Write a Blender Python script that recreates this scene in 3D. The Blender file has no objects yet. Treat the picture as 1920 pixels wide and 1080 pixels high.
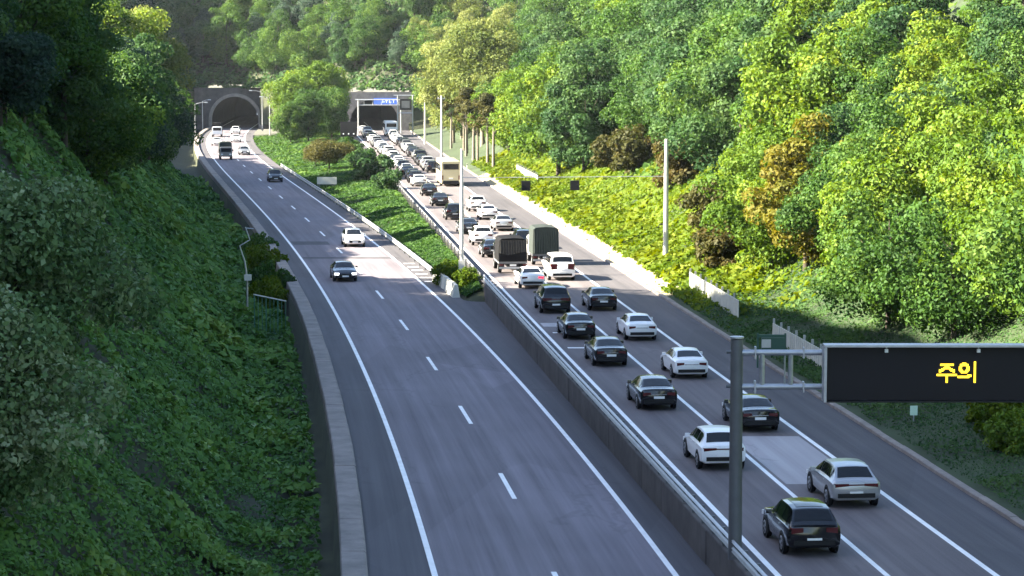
import bpy, math, random
import numpy as np
from mathutils import Vector, Matrix, noise as mnoise

rng = np.random.default_rng(7)
random.seed(7)
S = bpy.context.scene
COL = S.collection

# ------------------------------------------------------------------ camera
FPX, YH, H = 4500.0, 90.0, 17.5           # focal length in 1920-wide pixels, horizon row, camera height
PITCH = math.atan((540 - YH) / FPX)
cd = bpy.data.cameras.new('camera'); cam = bpy.data.objects.new('camera', cd); COL.objects.link(cam)
cd.sensor_width = 36; cd.lens = 36 * FPX / 1920; cd.clip_start = 1; cd.clip_end = 5000
cam.location = (0, 0, H); cam.rotation_euler = (math.pi / 2 - PITCH, 0, 0)
S.camera = cam
# ------------------------------------------------------------------ sky + sun
SUN_EL, SUN_AZ = math.radians(31), math.radians(6)     # light travels along +X, turned a little towards +Y
W = bpy.data.worlds.new('World'); S.world = W; W.use_nodes = True
nt = W.node_tree; bgn = nt.nodes['Background']
sky = nt.nodes.new('ShaderNodeTexSky'); sky.sky_type = 'NISHITA'; sky.sun_disc = False
sky.sun_elevation = SUN_EL; sky.sun_rotation = math.radians(270) - SUN_AZ
nt.links.new(sky.outputs[0], bgn.inputs[0]); bgn.inputs[1].default_value = 0.06
sd = bpy.data.lights.new('sun', 'SUN'); sd.energy = 5.0; sd.angle = math.radians(0.5); sd.color = (1.0, 0.90, 0.70)
sun = bpy.data.objects.new('sun', sd); COL.objects.link(sun)
sdir = Vector((math.cos(SUN_EL) * math.cos(SUN_AZ), math.cos(SUN_EL) * math.sin(SUN_AZ), -math.sin(SUN_EL)))
sun.rotation_euler = sdir.to_track_quat('-Z', 'Y').to_euler(); sun.location = (-60, 60, 120)
S.view_settings.view_transform = 'Standard'; S.view_settings.look = 'None'
S.view_settings.exposure = 3.05; S.view_settings.gamma = 1.0
S.render.engine = 'CYCLES'; S.cycles.max_bounces = 6; S.cycles.transparent_max_bounces = 6

# ------------------------------------------------------------------ materials
MATS = {}
def newmat(name):
    m = bpy.data.materials.new(name); m.use_nodes = True
    n = m.node_tree; b = n.nodes['Principled BSDF']; MATS[name] = m
    return m, n, b
def mat(name, col, rough=0.6, metal=0.0, coat=0.0, emit=None, es=0.0, var=0.0, scale=3.0, bump=0.0, spec=0.5):
    m, n, b = newmat(name)
    b.inputs['Base Color'].default_value = (*col, 1); b.inputs['Roughness'].default_value = rough
    b.inputs['Metallic'].default_value = metal; b.inputs['Coat Weight'].default_value = coat
    b.inputs['Specular IOR Level'].default_value = spec
    if emit: b.inputs['Emission Color'].default_value = (*emit, 1); b.inputs['Emission Strength'].default_value = es
    if var or bump:
        tc = n.nodes.new('ShaderNodeTexCoord'); no = n.nodes.new('ShaderNodeTexNoise')
        no.inputs['Scale'].default_value = scale; no.inputs['Detail'].default_value = 6; no.inputs['Roughness'].default_value = .65
        n.links.new(tc.outputs['Object'], no.inputs['Vector'])
        if var:
            r = n.nodes.new('ShaderNodeValToRGB')
            r.color_ramp.elements[0].position = .3; r.color_ramp.elements[1].position = .72
            r.color_ramp.elements[0].color = (*[c * (1 - var) for c in col], 1)
            r.color_ramp.elements[1].color = (*[min(1, c * (1 + var)) for c in col], 1)
            n.links.new(no.outputs['Fac'], r.inputs[0]); n.links.new(r.outputs[0], b.inputs['Base Color'])
        if bump:
            bp = n.nodes.new('ShaderNodeBump'); bp.inputs['Strength'].default_value = bump; bp.inputs['Distance'].default_value = .05
            n.links.new(no.outputs['Fac'], bp.inputs['Height']); n.links.new(bp.outputs[0], b.inputs['Normal'])
    return m

def asphalt(name, c0, c1, track=0.8):
    """worn road: UV.x metres across, UV.y metres along; streaks, patches, wheel tracks, fine grain"""
    m, n, b = newmat(name); L = n.links; N = n.nodes
    uv = N.new('ShaderNodeUVMap'); uv.uv_map = 'UVMap'
    def noise(sx, sy, sc, det=5):
        mp = N.new('ShaderNodeMapping'); mp.inputs['Scale'].default_value = (sx, sy, 1)
        t = N.new('ShaderNodeTexNoise'); t.inputs['Scale'].default_value = sc; t.inputs['Detail'].default_value = det
        t.inputs['Roughness'].default_value = .6
        L.new(uv.outputs[0], mp.inputs[0]); L.new(mp.outputs[0], t.inputs['Vector']); return t.outputs['Fac']
    streak = noise(1, .018, 1.7); patch = noise(.10, .06, 1.0, 3); grain = noise(1, 1, 14, 4)
    def mth(op, a, bb):
        k = N.new('ShaderNodeMath'); k.operation = op
        for i, v in enumerate((a, bb)):
            if isinstance(v, (int, float)): k.inputs[i].default_value = v
            else: L.new(v, k.inputs[i])
        return k.outputs[0]
    f = mth('ADD', mth('MULTIPLY', streak, .55), mth('ADD', mth('MULTIPLY', patch, .40), mth('MULTIPLY', grain, .22)))
    fine = noise(1, .01, 5.5, 3); f = mth('ADD', f, mth('MULTIPLY', mth('SUBTRACT', fine, .5), .20))
    r = N.new('ShaderNodeValToRGB'); r.color_ramp.elements[0].position = .40; r.color_ramp.elements[1].position = .78
    r.color_ramp.elements[0].color = (*c0, 1); r.color_ramp.elements[1].color = (*c1, 1)
    L.new(f, r.inputs[0])
    # transverse repair bands: old patches of another tone, with their own sharp outline
    vor = N.new('ShaderNodeTexVoronoi'); vor.inputs['Scale'].default_value = 1
    mp = N.new('ShaderNodeMapping'); mp.inputs['Scale'].default_value = (.14, .035, 1)
    L.new(uv.outputs[0], mp.inputs[0]); L.new(mp.outputs[0], vor.inputs['Vector'])
    sp = N.new('ShaderNodeSeparateColor'); L.new(vor.outputs['Color'], sp.inputs[0])
    tone = mth('ADD', mth('MULTIPLY', sp.outputs[0], .22), .89)
    mx = N.new('ShaderNodeMix'); mx.data_type = 'RGBA'; mx.blend_type = 'MULTIPLY'; mx.inputs[0].default_value = 1
    cmb = N.new('ShaderNodeCombineColor')
    for i in range(3): L.new(tone, cmb.inputs[i])
    # sealed cracks: thin dark tar lines
    vc = N.new('ShaderNodeTexVoronoi'); vc.feature = 'DISTANCE_TO_EDGE'; vc.inputs['Scale'].default_value = 1
    mc = N.new('ShaderNodeMapping'); mc.inputs['Scale'].default_value = (.22, .05, 1); dn = N.new('ShaderNodeTexNoise'); dn.inputs['Scale'].default_value = .6
    L.new(uv.outputs[0], dn.inputs['Vector']); va = N.new('ShaderNodeVectorMath'); va.operation = 'MULTIPLY_ADD'; va.inputs[1].default_value = (2.2, 4, 0)
    L.new(dn.outputs['Color'], va.inputs[0]); L.new(uv.outputs[0], va.inputs[2]); L.new(va.outputs[0], mc.inputs[0]); L.new(mc.outputs[0], vc.inputs['Vector'])
    ln = mth('LESS_THAN', vc.outputs['Distance'], .012); gate = mth('GREATER_THAN', patch, .54)
    tone = mth('MULTIPLY', tone, mth('SUBTRACT', 1.0, mth('MULTIPLY', mth('MULTIPLY', ln, gate), .13)))
    for i in range(3): L.new(tone, cmb.inputs[i])
    L.new(r.outputs[0], mx.inputs[6]); L.new(cmb.outputs[0], mx.inputs[7]); L.new(mx.outputs[2], b.inputs['Base Color'])
    bp = N.new('ShaderNodeBump'); bp.inputs['Strength'].default_value = .25; bp.inputs['Distance'].default_value = .01
    L.new(grain, bp.inputs['Height']); L.new(bp.outputs[0], b.inputs['Normal'])
    b.inputs['Roughness'].default_value = .82; b.inputs['Specular IOR Level'].default_value = .35
    return m

def leafmat(name, c0, c1, c2, trans=.35, rough=.62):
    """leaf colour runs over the per-leaf attribute 'tint', shifted per object"""
    m, n, b = newmat(name); L = n.links; N = n.nodes
    at = N.new('ShaderNodeAttribute'); at.attribute_name = 'tint'
    oi = N.new('ShaderNodeObjectInfo')
    a1 = N.new('ShaderNodeMath'); a1.operation = 'MULTIPLY_ADD'; a1.inputs[1].default_value = .36; a1.inputs[2].default_value = -.18
    L.new(oi.outputs['Random'], a1.inputs[0])
    a2 = N.new('ShaderNodeMath'); a2.operation = 'ADD'; L.new(at.outputs['Fac'], a2.inputs[0]); L.new(a1.outputs[0], a2.inputs[1])
    r = N.new('ShaderNodeValToRGB'); r.color_ramp.elements[0].color = (*c0, 1); r.color_ramp.elements[1].color = (*c2, 1)
    e = r.color_ramp.elements.new(.5); e.color = (*c1, 1)
    L.new(a2.outputs[0], r.inputs[0]); L.new(r.outputs[0], b.inputs['Base Color'])
    b.inputs['Roughness'].default_value = rough; b.inputs['Specular IOR Level'].default_value = .16
    tr = N.new('ShaderNodeBsdfTranslucent'); hs = N.new('ShaderNodeHueSaturation')
    hs.inputs['Hue'].default_value = .485; hs.inputs['Saturation'].default_value = 1.1; hs.inputs['Value'].default_value = 1.3
    L.new(r.outputs[0], hs.inputs['Color']); L.new(hs.outputs[0], tr.inputs[0])
    mx = N.new('ShaderNodeMixShader'); mx.inputs[0].default_value = trans
    L.new(b.outputs[0], mx.inputs[1]); L.new(tr.outputs[0], mx.inputs[2])
    L.new(mx.outputs[0], n.nodes['Material Output'].inputs[0])
    return m

M_road_l = asphalt('worn_asphalt_oncoming', (.088, .077, .090), (.208, .187, .212))
M_road_r = asphalt('worn_asphalt_outbound', (.080, .069, .075), (.172, .152, .158))
M_shoulder = asphalt('shoulder_asphalt', (.046, .044, .052), (.105, .098, .108))
M_line = mat('line_paint', (.80, .80, .80), .6, var=.12, scale=1.2)
M_conc = mat('concrete', (.20, .175, .162), .85, var=.3, scale=.9, bump=.3)
M_conc_dark = mat('concrete_stained', (.075, .067, .066), .9, var=.45, scale=.55, bump=.35)
M_conc_pale = mat('concrete_pale', (.50, .47, .42), .85, var=.18, scale=.5)
M_steel = mat('galvanised_steel', (.42, .43, .45), .45, .7, var=.15, scale=4)
M_polegrey = mat('grey_pole_paint', (.105, .11, .115), .5, .2, var=.12, scale=2)
M_poleconc = mat('pole_concrete_grey', (.52, .51, .48), .8, var=.12, scale=2)
M_white = mat('white_sheet', (.52, .52, .47), .6, var=.12, scale=1.5)
M_soil = mat('soil_and_litter', (.032, .038, .018), .95, var=.5, scale=.35, bump=.5)
M_soil_b = mat('grassy_bank_soil', (.026, .044, .016), .95, var=.45, scale=.3, bump=.5)
M_rock = mat('weathered_rock', (.36, .30, .24), .9, var=.35, scale=.7, bump=.8)
M_bark = mat('bark', (.045, .036, .028), .9, var=.35, scale=2.5)
M_bark_pale = mat('pale_bark', (.17, .145, .115), .9, var=.25, scale=2.5)
M_tunnel = mat('tunnel_lining', (.10, .10, .105), .8, var=.2, scale=.3)
M_board = mat('sign_face_black', (.009, .007, .009), .6, spec=.3)
M_led = mat('amber_led', (.9, .62, .02), .5, emit=(1.0, .66, .03), es=.35)
M_blue = mat('blue_backlit_panel', (.05, .12, .5), .4, emit=(.12, .22, .80), es=.10)
M_bluetxt = mat('white_backlit_marks', (.8, .85, .9), .4, emit=(.8, .87, 1), es=.16)
M_dark = mat('dark_plastic', (.008, .008, .009), .5, spec=.3)
M_darkgreen = mat('dark_green_paint', (.03, .09, .06), .5)
M_greenmesh = mat('green_fence_paint', (.05, .15, .10), .5)
M_glass = mat('car_glass', (.006, .007, .008), .08, spec=.4)
M_tyre = mat('tyre_rubber', (.007, .007, .007), .85, spec=.2)
M_rim = mat('alloy_rim', (.38, .38, .40), .35, .8)
M_red = mat('tail_lamp_red', (.075, .006, .008), .25)
M_redlit = mat('brake_lamp_lit', (.7, .02, .04), .3, emit=(1, .03, .06), es=.35)
M_head = mat('head_lamp', (.75, .77, .8), .15)
M_headlit = mat('head_lamp_lit', (.9, .92, 1), .2, emit=(.95, .97, 1), es=.7)
M_plate = mat('number_plate', (.78, .78, .76), .5)
M_chrome = mat('trim_chrome', (.5, .5, .52), .25, .9)
PAINT = {
 'black': mat('paint_black', (.003, .003, .004), .16, coat=.5, spec=.5),
 'charcoal': mat('paint_charcoal', (.011, .011, .014), .18, .2, coat=.5, spec=.5),
 'white': mat('paint_white', (.78, .78, .79), .35, coat=.5),
 'silver': mat('paint_silver', (.40, .40, .41), .32, .55, coat=.5),
 'grey': mat('paint_grey', (.16, .165, .175), .32, .4, coat=.5),
 'blue': mat('paint_navy', (.02, .035, .09), .3, .2, coat=.6),
 'gold': mat('paint_champagne', (.58, .50, .30), .4, .0, coat=.4),
}
M_tarp = mat('green_grey_tarpaulin', (.022, .031, .028), .85, var=.3, scale=2, bump=.6)
M_tarp_d = mat('black_tarpaulin', (.006, .006, .007), .8, spec=.2, var=.3, scale=2, bump=.6)
M_tarp_t = mat('worn_tarpaulin_flap', (.028, .028, .028), .85, var=.3, scale=3, spec=.2)
LEAF = {
 'mid':    leafmat('leaf_mid_green', (.020, .055, .013), (.045, .105, .020), (.105, .175, .030)),
 'lime':   leafmat('leaf_lime', (.040, .088, .012), (.092, .165, .019), (.175, .232, .028)),
 'deep':   leafmat('leaf_deep_green', (.018, .052, .020), (.038, .088, .028), (.072, .130, .036)),
 'pale':   leafmat('leaf_pale_yellow_green', (.060, .095, .022), (.125, .160, .040), (.200, .225, .070)),
 'pine':   leafmat('leaf_blue_green', (.018, .040, .026), (.034, .066, .042), (.062, .100, .058)),
 'rust':   leafmat('leaf_rusty', (.034, .042, .012), (.054, .054, .015), (.084, .066, .020)),
 'amber':  leafmat('leaf_amber', (.060, .078, .010), (.105, .112, .014), (.150, .130, .020)),
 'vine':   leafmat('vine_leaf', (.036, .100, .022), (.092, .195, .040), (.190, .275, .062), .25, .5),
 'vinesun':leafmat('vine_leaf_yellow_green', (.031, .067, .003), (.070, .120, .006), (.126, .162, .010)),
 'silverleaf': leafmat('leaf_silvery', (.038, .090, .028), (.120, .195, .072), (.320, .375, .220), .25, .5),
 'olive':  leafmat('leaf_olive', (.030, .040, .012), (.060, .062, .018), (.095, .090, .025)),
}

# ------------------------------------------------------------------ mesh helpers
def mesh_np(name, V, F, mats=(), smooth=False, tint=None, uv=None):
    """V (n,3), F (m,k) all the same k"""
    V = np.asarray(V, np.float32); F = np.asarray(F, np.int32); k = F.shape[1]
    me = bpy.data.meshes.new(name)
    me.vertices.add(len(V)); me.vertices.foreach_set('co', V.ravel())
    me.loops.add(F.size); me.loops.foreach_set('vertex_index', F.ravel())
    me.polygons.add(len(F)); me.polygons.foreach_set('loop_start', np.arange(0, F.size, k, dtype=np.int32))
    me.polygons.foreach_set('loop_total', np.full(len(F), k, np.int32))
    if smooth: me.polygons.foreach_set('use_smooth', np.ones(len(F), bool))
    me.update(calc_edges=True)
    if uv is not None:
        l = me.uv_layers.new(name='UVMap'); l.data.foreach_set('uv', np.asarray(uv, np.float32)[F.ravel()].ravel())
    if tint is not None:
        a = me.attributes.new('tint', 'FLOAT', 'POINT'); a.data.foreach_set('value', np.asarray(tint, np.float32))
    for m in mats: me.materials.append(m)
    return me
def obj(name, me, parent=None, loc=None, rz=0.0, **props):
    o = bpy.data.objects.new(name, me); COL.objects.link(o)
    if parent: o.parent = parent
    if loc is not None: o.location = loc
    if rz: o.rotation_euler = (0, 0, rz)
    for k, v in props.items():
        if v is not None: o[k] = v
    return o
def thing(name, label, cat, loc=(0, 0, 0), rz=0.0, group=None):
    return obj(name, None, None, loc, rz, label=label, category=cat, group=group)
def tag(o, label, cat, group=None):
    o['label'] = label; o['category'] = cat
    if group: o['group'] = group
    return o
class MB:
    def __init__(s): s.v = []; s.f = []
    def add(s, V, F):
        o = len(s.v); s.v += [tuple(p) for p in V]; s.f += [tuple(i + o for i in q) for q in F]; return s
    def box(s, c, d, rz=0.0, top=1.0):
        x, y, z = d[0] / 2, d[1] / 2, d[2] / 2; V = []
        cs, sn = math.cos(rz), math.sin(rz)
        for dz, k in ((-z, 1), (z, top)):
            for dx, dy in ((-x, -y), (x, -y), (x, y), (-x, y)):
                px, py = dx * k, dy * k
                V.append((c[0] + px * cs - py * sn, c[1] + px * sn + py * cs, c[2] + dz))
        return s.add(V, [(3, 2, 1, 0), (4, 5, 6, 7), (0, 1, 5, 4), (1, 2, 6, 5), (2, 3, 7, 6), (3, 0, 4, 7)])
    def tube(s, pts, r, n=8):
        pts = [Vector(p) for p in pts]; rs = r if isinstance(r, (list, tuple)) else [r] * len(pts)
        V = []; F = []
        for i, p in enumerate(pts):
            d = (pts[min(i + 1, len(pts) - 1)] - pts[max(i - 1, 0)]).normalized()
            u = d.cross(Vector((0, 0, 1)) if abs(d.z) < .9 else Vector((1, 0, 0))).normalized(); w = d.cross(u)
            for k in range(n):
                a = 2 * math.pi * k / n; V.append(p + (u * math.cos(a) + w * math.sin(a)) * rs[i])
        for i in range(len(pts) - 1):
            for k in range(n):
                a = i * n + k; b = i * n + (k + 1) % n; F.append((a, a + n, b + n, b))
        F.append(tuple(range(n))); F.append(tuple(reversed(range((len(pts) - 1) * n, len(pts) * n))))
        return s.add(V, F)
    def mesh(s, name, m, smooth=False, angle=40):
        me = bpy.data.meshes.new(name); me.from_pydata(s.v, [], s.f)
        me.materials.append(m)
        if smooth:
            me.polygons.foreach_set('use_smooth', np.ones(len(me.polygons), bool)); me.set_sharp_from_angle(angle=math.radians(angle))
        me.update(); return me
    def build(s, name, m, parent=None, loc=None, rz=0.0, smooth=False, **p):
        return obj(name, s.mesh(name, m, smooth), parent, loc, rz, **p)

# ------------------------------------------------------------------ road geometry (X as a function of Y)
def ext(fn, y1):
    def g(y):
        y = np.asarray(y, float); yc = np.minimum(y, y1); d = (fn(y1) - fn(y1 - 4)) / 4
        return fn(yc) + (y - yc) * d
    return g
_ll = lambda y: np.polyval([.47, -4.418, -2.763, 2.381], np.asarray(y) / 100)
_lr = lambda y: np.polyval([.074, -.29, -1.894, -6.136, 12.302], np.asarray(y) / 100)
_lc = ext(lambda y: (_ll(y) + _lr(y)) / 2, 556.)
LHW = lambda y: np.interp(y, [80, 400, 560], [4.25, 3.85, 3.8])
LL0 = lambda y: _lc(y) - LHW(y)
LR0 = lambda y: _lc(y) + LHW(y)
RL0 = ext(lambda y: np.polyval([.032, -10.058, 16.754], np.asarray(y) / 100), 505.)
RR0 = ext(lambda y: np.polyval([.125, -10.292, 24.159], np.asarray(y) / 100), 505.)
RM0 = lambda y: (RL0(y) + RR0(y)) / 2
ZL = -1.0
LK0 = lambda y: LL0(y) - np.interp(y, [80, 110, 165, 600], [2.4, 2.0, 1.6, 1.5])     # left kerb, inner face
RK0 = lambda y: RR0(y) + 3.3                                                          # right kerb, inner face
def table(fn):
    q = [float(v) for v in fn(np.arange(-100, 900, .5))]
    def g(y):
        if isinstance(y, np.ndarray): return fn(y)
        t = (float(y) + 100) * 2; i = min(1998, max(0, int(t))); return q[i] + (q[i + 1] - q[i]) * (t - i)
    return g
LC, LL, LR, RL, RR, RM, LK, RK = [table(f) for f in (_lc, LL0, LR0, RL0, RR0, RM0, LK0, RK0)]
YPL, YPR = 560.0, 512.0                                                             # tunnel mouths
def heading(fn, y): return math.atan2(-(float(fn(y + 1)) - float(fn(y - 1))), 2.0)   # z rotation for local +Y along the road

def strip(name, fa, fb, y0, y1, z, m, step=2.0, parent=None, cols=4, uvx=0.0, **p):
    ys = np.arange(y0, y1 + .01, step) if y1 - y0 > step else np.array([y0, y1])
    V = []; UV = []
    for y in ys:
        a, b = float(fa(y)), float(fb(y))
        for k in range(cols + 1):
            x = a + (b - a) * k / cols; V.append((x, y, z)); UV.append((x - float(fa(y)) + uvx, y))
    n = cols + 1; F = [(i * n + k, i * n + k + 1, (i + 1) * n + k + 1, (i + 1) * n + k) for i in range(len(ys) - 1) for k in range(cols)]
    return obj(name, mesh_np(name, V, F, [m], uv=UV), parent, **p)
def sweep(mb, fn, y0, y1, prof, step=2.0, cap=True):
    """sweep closed profile [(offset x, z)] along X=fn(Y)"""
    ys = list(np.arange(y0, y1, step)) + [y1]; n = len(prof); V = []
    for y in ys:
        x = float(fn(y))
        V += [(x + a, y, z) for a, z in prof]
    F = [(i * n + k, i * n + (k + 1) % n, (i + 1) * n + (k + 1) % n, (i + 1) * n + k) for i in range(len(ys) - 1) for k in range(n)]
    if cap: F += [tuple(reversed(range(n))), tuple(range((len(ys) - 1) * n, len(ys) * n))]
    return mb.add(V, F)

# ------------------------------------------------------------------ terrain functions
def fbm(x, y, sc, o=3):
    v = 0; a = 1.0
    for k in range(o):
        v += a * mnoise.noise(Vector((x / sc * 2 ** k, y / sc * 2 ** k, 3.7 * k))); a *= .5
    return v
def ss(t): t = min(1, max(0, t)); return t * t * (3 - 2 * t)
RIDGE_Y = [0, 60, 120, 150, 160, 174, 186, 240, 300, 360, 395, 410, 480, 545, 562, 640, 700]
RIDGE_Z = [53, 53, 52, 47, 44, 24, 14, 21, 25, 23, 19, 7, 7, 9, 62, 85, 95]  # mostly unseen ridge, heights shaped to set shade edges on roads and far hill
def h_left(dl, y):
    """dl: metres left of the kerb's outer face"""
    if dl < .15: return ZL - .3
    if dl < 2.2: return -2.6 - .15 * dl
    zr = float(np.interp(y, RIDGE_Y, RIDGE_Z)); t = dl - 2.2
    z = -2.9 + .35 * min(t, 2.2) + .92 * min(max(0, t - 2.2), 9.6) + 1.35 * max(0, t - 11.8)
    z = (z - 3.0 * math.log1p(math.exp((z - zr) / 3.0))) if z < zr + 30 else zr         # soft cap at the ridge
    z = z + fbm(dl, y, 14) * 1.5 * ss((dl - 5) / 12)
    return z
def h_right(dr, y):
    """dr: metres right of the kerb's outer face"""
    k = float(np.interp(y, [100, 150, 190, 330, 420], [.22, .22, .38, .38, .15]))
    z = .05 + k * min(dr, 5.5) + float(np.interp(y, [110, 170, 300], [.62, .72, .74])) * max(0, dr - 5.5)
    z = min(z, 75 + .2 * z)
    return z + fbm(dr + 50, y, 16) * 1.7 * ss((dr - 6) / 12)
def yfront(x): return float(np.interp(x, [-64, -28], [YPL, YPR]))
def h_far(x, t):
    z = 9.0 * ss(t / 3.0) + max(0, t - 3) * .62
    return min(z, 110) + fbm(x, t + 700, 22) * 2.5 * ss((t - 6) / 12)
KOL = .95    # kerb width left
def ground(x, y):
    lk = float(LK(y)) - KOL; rk = float(RK(y)) + .35
    z = -50
    if x < lk and y < 640: z = max(z, h_left(lk - x, y))
    if x > rk and y < 620: z = max(z, h_right(x - rk, y))
    if lk <= x <= rk and y < yfront(x):
        lr, rl = float(LR(y)), float(RL(y))
        if x <= lr + 1.5: z = max(z, ZL)
        elif x >= rl - 1.5: z = max(z, 0)
        else: z = max(z, ZL + (x - lr - 1.5) / max(.5, rl - lr - 3) * 1.0)
    t = y - yfront(x)
    if t > 0: z = max(z, h_far(x, t))
    return z
def ray(px, py):
    u = (px - 960) / FPX; v = -(py - 540) / FPX
    return Vector((u, math.cos(PITCH) + v * math.sin(PITCH), -math.sin(PITCH) + v * math.cos(PITCH)))
def hit(px, py, y0=60, y1=900, dz=0.0):
    """where the sight line through a photo pixel meets the ground (raised by dz)"""
    d = ray(px, py); y = y0
    while y < y1:
        p = d * (y / d.y) + Vector((0, 0, H))
        if p.z <= ground(p.x, p.y) + dz: return p
        y += 1.0
    return None
def at_plane(px, py, z=0.0):
    d = ray(px, py); t = (z - H) / d.z; return Vector((d.x * t, d.y * t, z))
def proj(p):
    y = p[1]; z = p[2] - H
    zc = y * math.cos(PITCH) - z * math.sin(PITCH); v = y * math.sin(PITCH) + z * math.cos(PITCH)
    return 960 + FPX * p[0] / zc, 540 - FPX * v / zc, zc

# ------------------------------------------------------------------ terrain sheets
def sheet(name, rows, cols, fn, m, drop=None, **p):
    V = [fn(r, c) for r in rows for c in cols]; n = len(cols)
    F = [(i * n + k, i * n + k + 1, (i + 1) * n + k + 1, (i + 1) * n + k) for i in range(len(rows) - 1) for k in range(n - 1)
         if not (drop and drop(rows[i], rows[i + 1], cols[k], cols[k + 1]))]
    return obj(name, mesh_np(name, V, F, [m], smooth=True), None, kind='structure', **p)
ys = list(np.arange(-60, 641, 4.0))
dls = [-.4, .1, .2, 1, 2.2, 3.3, 4.4, 6, 8, 10, 12.5, 15, 18, 21, 25, 29, 34, 40, 48, 58, 75, 110, 180, 300]
sheet('hillside_left', ys, dls, lambda y, d: (float(LK(y)) - KOL - d, y, h_left(d, y)), M_soil)
drs = [0, .4, 1, 2, 3, 4, 5.5, 7, 9, 11, 13.5, 16, 19, 23, 27, 32, 38, 45, 55, 68, 85, 110, 150, 220, 320]
sheet('hillside_right', ys, drs, lambda y, d: (float(RK(y)) + .35 + d, y, h_right(d, y)), M_soil_b)
xs = list(np.arange(-300, -80, 12.)) + list(np.arange(-80, -10, 1.0)) + list(np.arange(-10, 260, 12.))
ts = [0, 1, 2, 3, 6, 10, 15, 20, 26, 33, 41, 50, 60, 75, 95, 120, 160, 210, 280]
CLT, CRT = float(LC(YPL)), float(RM(YPR)) + .3
def hole(t0, t1, x0, x1):
    xm = (x0 + x1) / 2
    return t0 < 2.5 and (abs(xm - CLT) < 6.6 or abs(xm - CRT) < 7.2)
sheet('hillside_far', ts, xs, lambda t, x: (x, yfront(x) + t, h_far(x, t)), M_soil, drop=hole)
def med(y, k):
    a, b = float(LR(y)) + .6, float(RL(y)) - .6; w = b - a; x = a + w * k
    z = ZL - .25 + (1.0) * ss((k - .12) / .7)
    if y < 176: z = ZL - .5
    if w > 8: z += .5 * math.sin(k * math.pi) * ss((w - 8) / 10)
    return (x, y, z - (.12 if k > .9 else 0))
sheet('median_ground', [170, 174, 176.2] + list(np.arange(178, 522, 4.0)), [0, .08, .16, .25, .35, .45, .55, .65, .75, .85, .95, 1.0], med, M_soil)
def medz(x, y):
    a, b = float(LR(y)) + .6, float(RL(y)) - .6; return med(y, min(1, max(0, (x - a) / (b - a))))[2]
# base slab of earth under both carriageways
sheet('road_bed', list(np.arange(-60, 662, 6.0)), [0, 1], lambda y, k: ((float(LK(y)) - .6) if k == 0 else float(LR(y)) + 1.5, y, ZL - .28), M_soil)
sheet('road_bed', list(np.arange(-60, 622, 6.0)), [0, 1], lambda y, k: ((float(RL(y)) - 1.2) if k == 0 else float(RK(y)) + .5, y, -.28), M_soil)

# ------------------------------------------------------------------ carriageways and their paint
Y0 = 20
rl_ = strip('oncoming_carriageway', LL, LR, Y0, YPL + 95, ZL, M_road_l, cols=6, kind='structure')
strip('road_shoulder', lambda y: LK(y) - .02, LL, Y0, YPL + 95, ZL - .004, M_shoulder, cols=2, kind='structure')
strip('road_shoulder', LR, lambda y: RL(y) - 1.2 if y < 177 else LR(y) + 1.75, Y0, YPL + 95, ZL - .004, M_shoulder, cols=2, kind='structure')
rr_ = strip('outbound_carriageway', RL, RR, Y0, YPR + 95, 0, M_road_r, cols=6, kind='structure')
strip('road_shoulder', lambda y: RL(y) - 1.02, RL, Y0, YPR + 95, -.004, M_shoulder, cols=1, kind='structure')
strip('road_shoulder', RR, lambda y: RK(y) + .02, Y0, YPR + 95, -.004, M_shoulder, cols=2, kind='structure')
lw = .11
strip('edge_line', lambda y: LL(y) - lw, lambda y: LL(y) + lw, Y0, YPL + 60, ZL + .005, M_line, parent=rl_, cols=1)
strip('edge_line', lambda y: LR(y) - lw, lambda y: LR(y) + lw, Y0, YPL + 60, ZL + .005, M_line, parent=rl_, cols=1)
strip('edge_line', lambda y: RL(y) - lw, lambda y: RL(y) + lw, Y0, YPR + 60, .005, M_line, parent=rr_, cols=1)
strip('edge_line', lambda y: RR(y) - lw, lambda y: RR(y) + lw, Y0, YPR + 60, .005, M_line, parent=rr_, cols=1)
strip('lane_line', lambda y: RM(y) - .1, lambda y: RM(y) + .1, Y0, YPR + 60, .005, M_line, parent=rr_, cols=1)
y = 97.6 - 19.85 * 3
while y < YPL + 30:
    strip('lane_dash', lambda q: LC(q) - .1, lambda q: LC(q) + .1, y, y + 7.9, ZL + .005, M_line, parent=rl_, cols=1); y += 19.85
# old transverse joint bands and a cross mark on the outbound lanes
for yy in (139.5, 147.0): strip('rumble_mark', lambda q: RL(q) + .5, lambda q: RM(q) - .6, yy, yy + .45, .005, M_line, parent=rr_, cols=1)

M_patch = asphalt("pale_asphalt", (.28, .265, .28), (.42, .40, .42)); M_patch_d = asphalt('dark_repair_and_shadow', (.045, .042, .048), (.085, .08, .088))
strip('tone_patch', lambda q: RM(q) + .25, lambda q: RR(q) - .25, 95.5, 108.5, .004, M_patch, parent=rr_, cols=2)  # paler asphalt tone over a stretch of the outer lane
strip('tone_patch', lambda q: RL(q) + .3, lambda q: RM(q) - .3, 150.5, 153.0, .004, M_patch, parent=rr_, cols=2)
strip('tone_patch', lambda q: LL(q) + .2, lambda q: LR(q) + .6, 211.0, 212.6, ZL + .003, M_patch_d, parent=rl_, cols=2)  # dark band painted in as a pole's shadow lying across the road
strip('tone_patch', lambda q: LL(q) + .25, lambda q: LC(q) - .3, 226.0, 231.0, ZL + .003, M_patch_d, parent=rl_, cols=2)
for k in range(6): strip('hatch_mark', lambda q: LR(q) + .35, lambda q: LR(q) + 1.3, 190 + 3.2 * k, 190.5 + 3.2 * k, ZL + .005, M_line, parent=rl_, cols=1)
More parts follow.
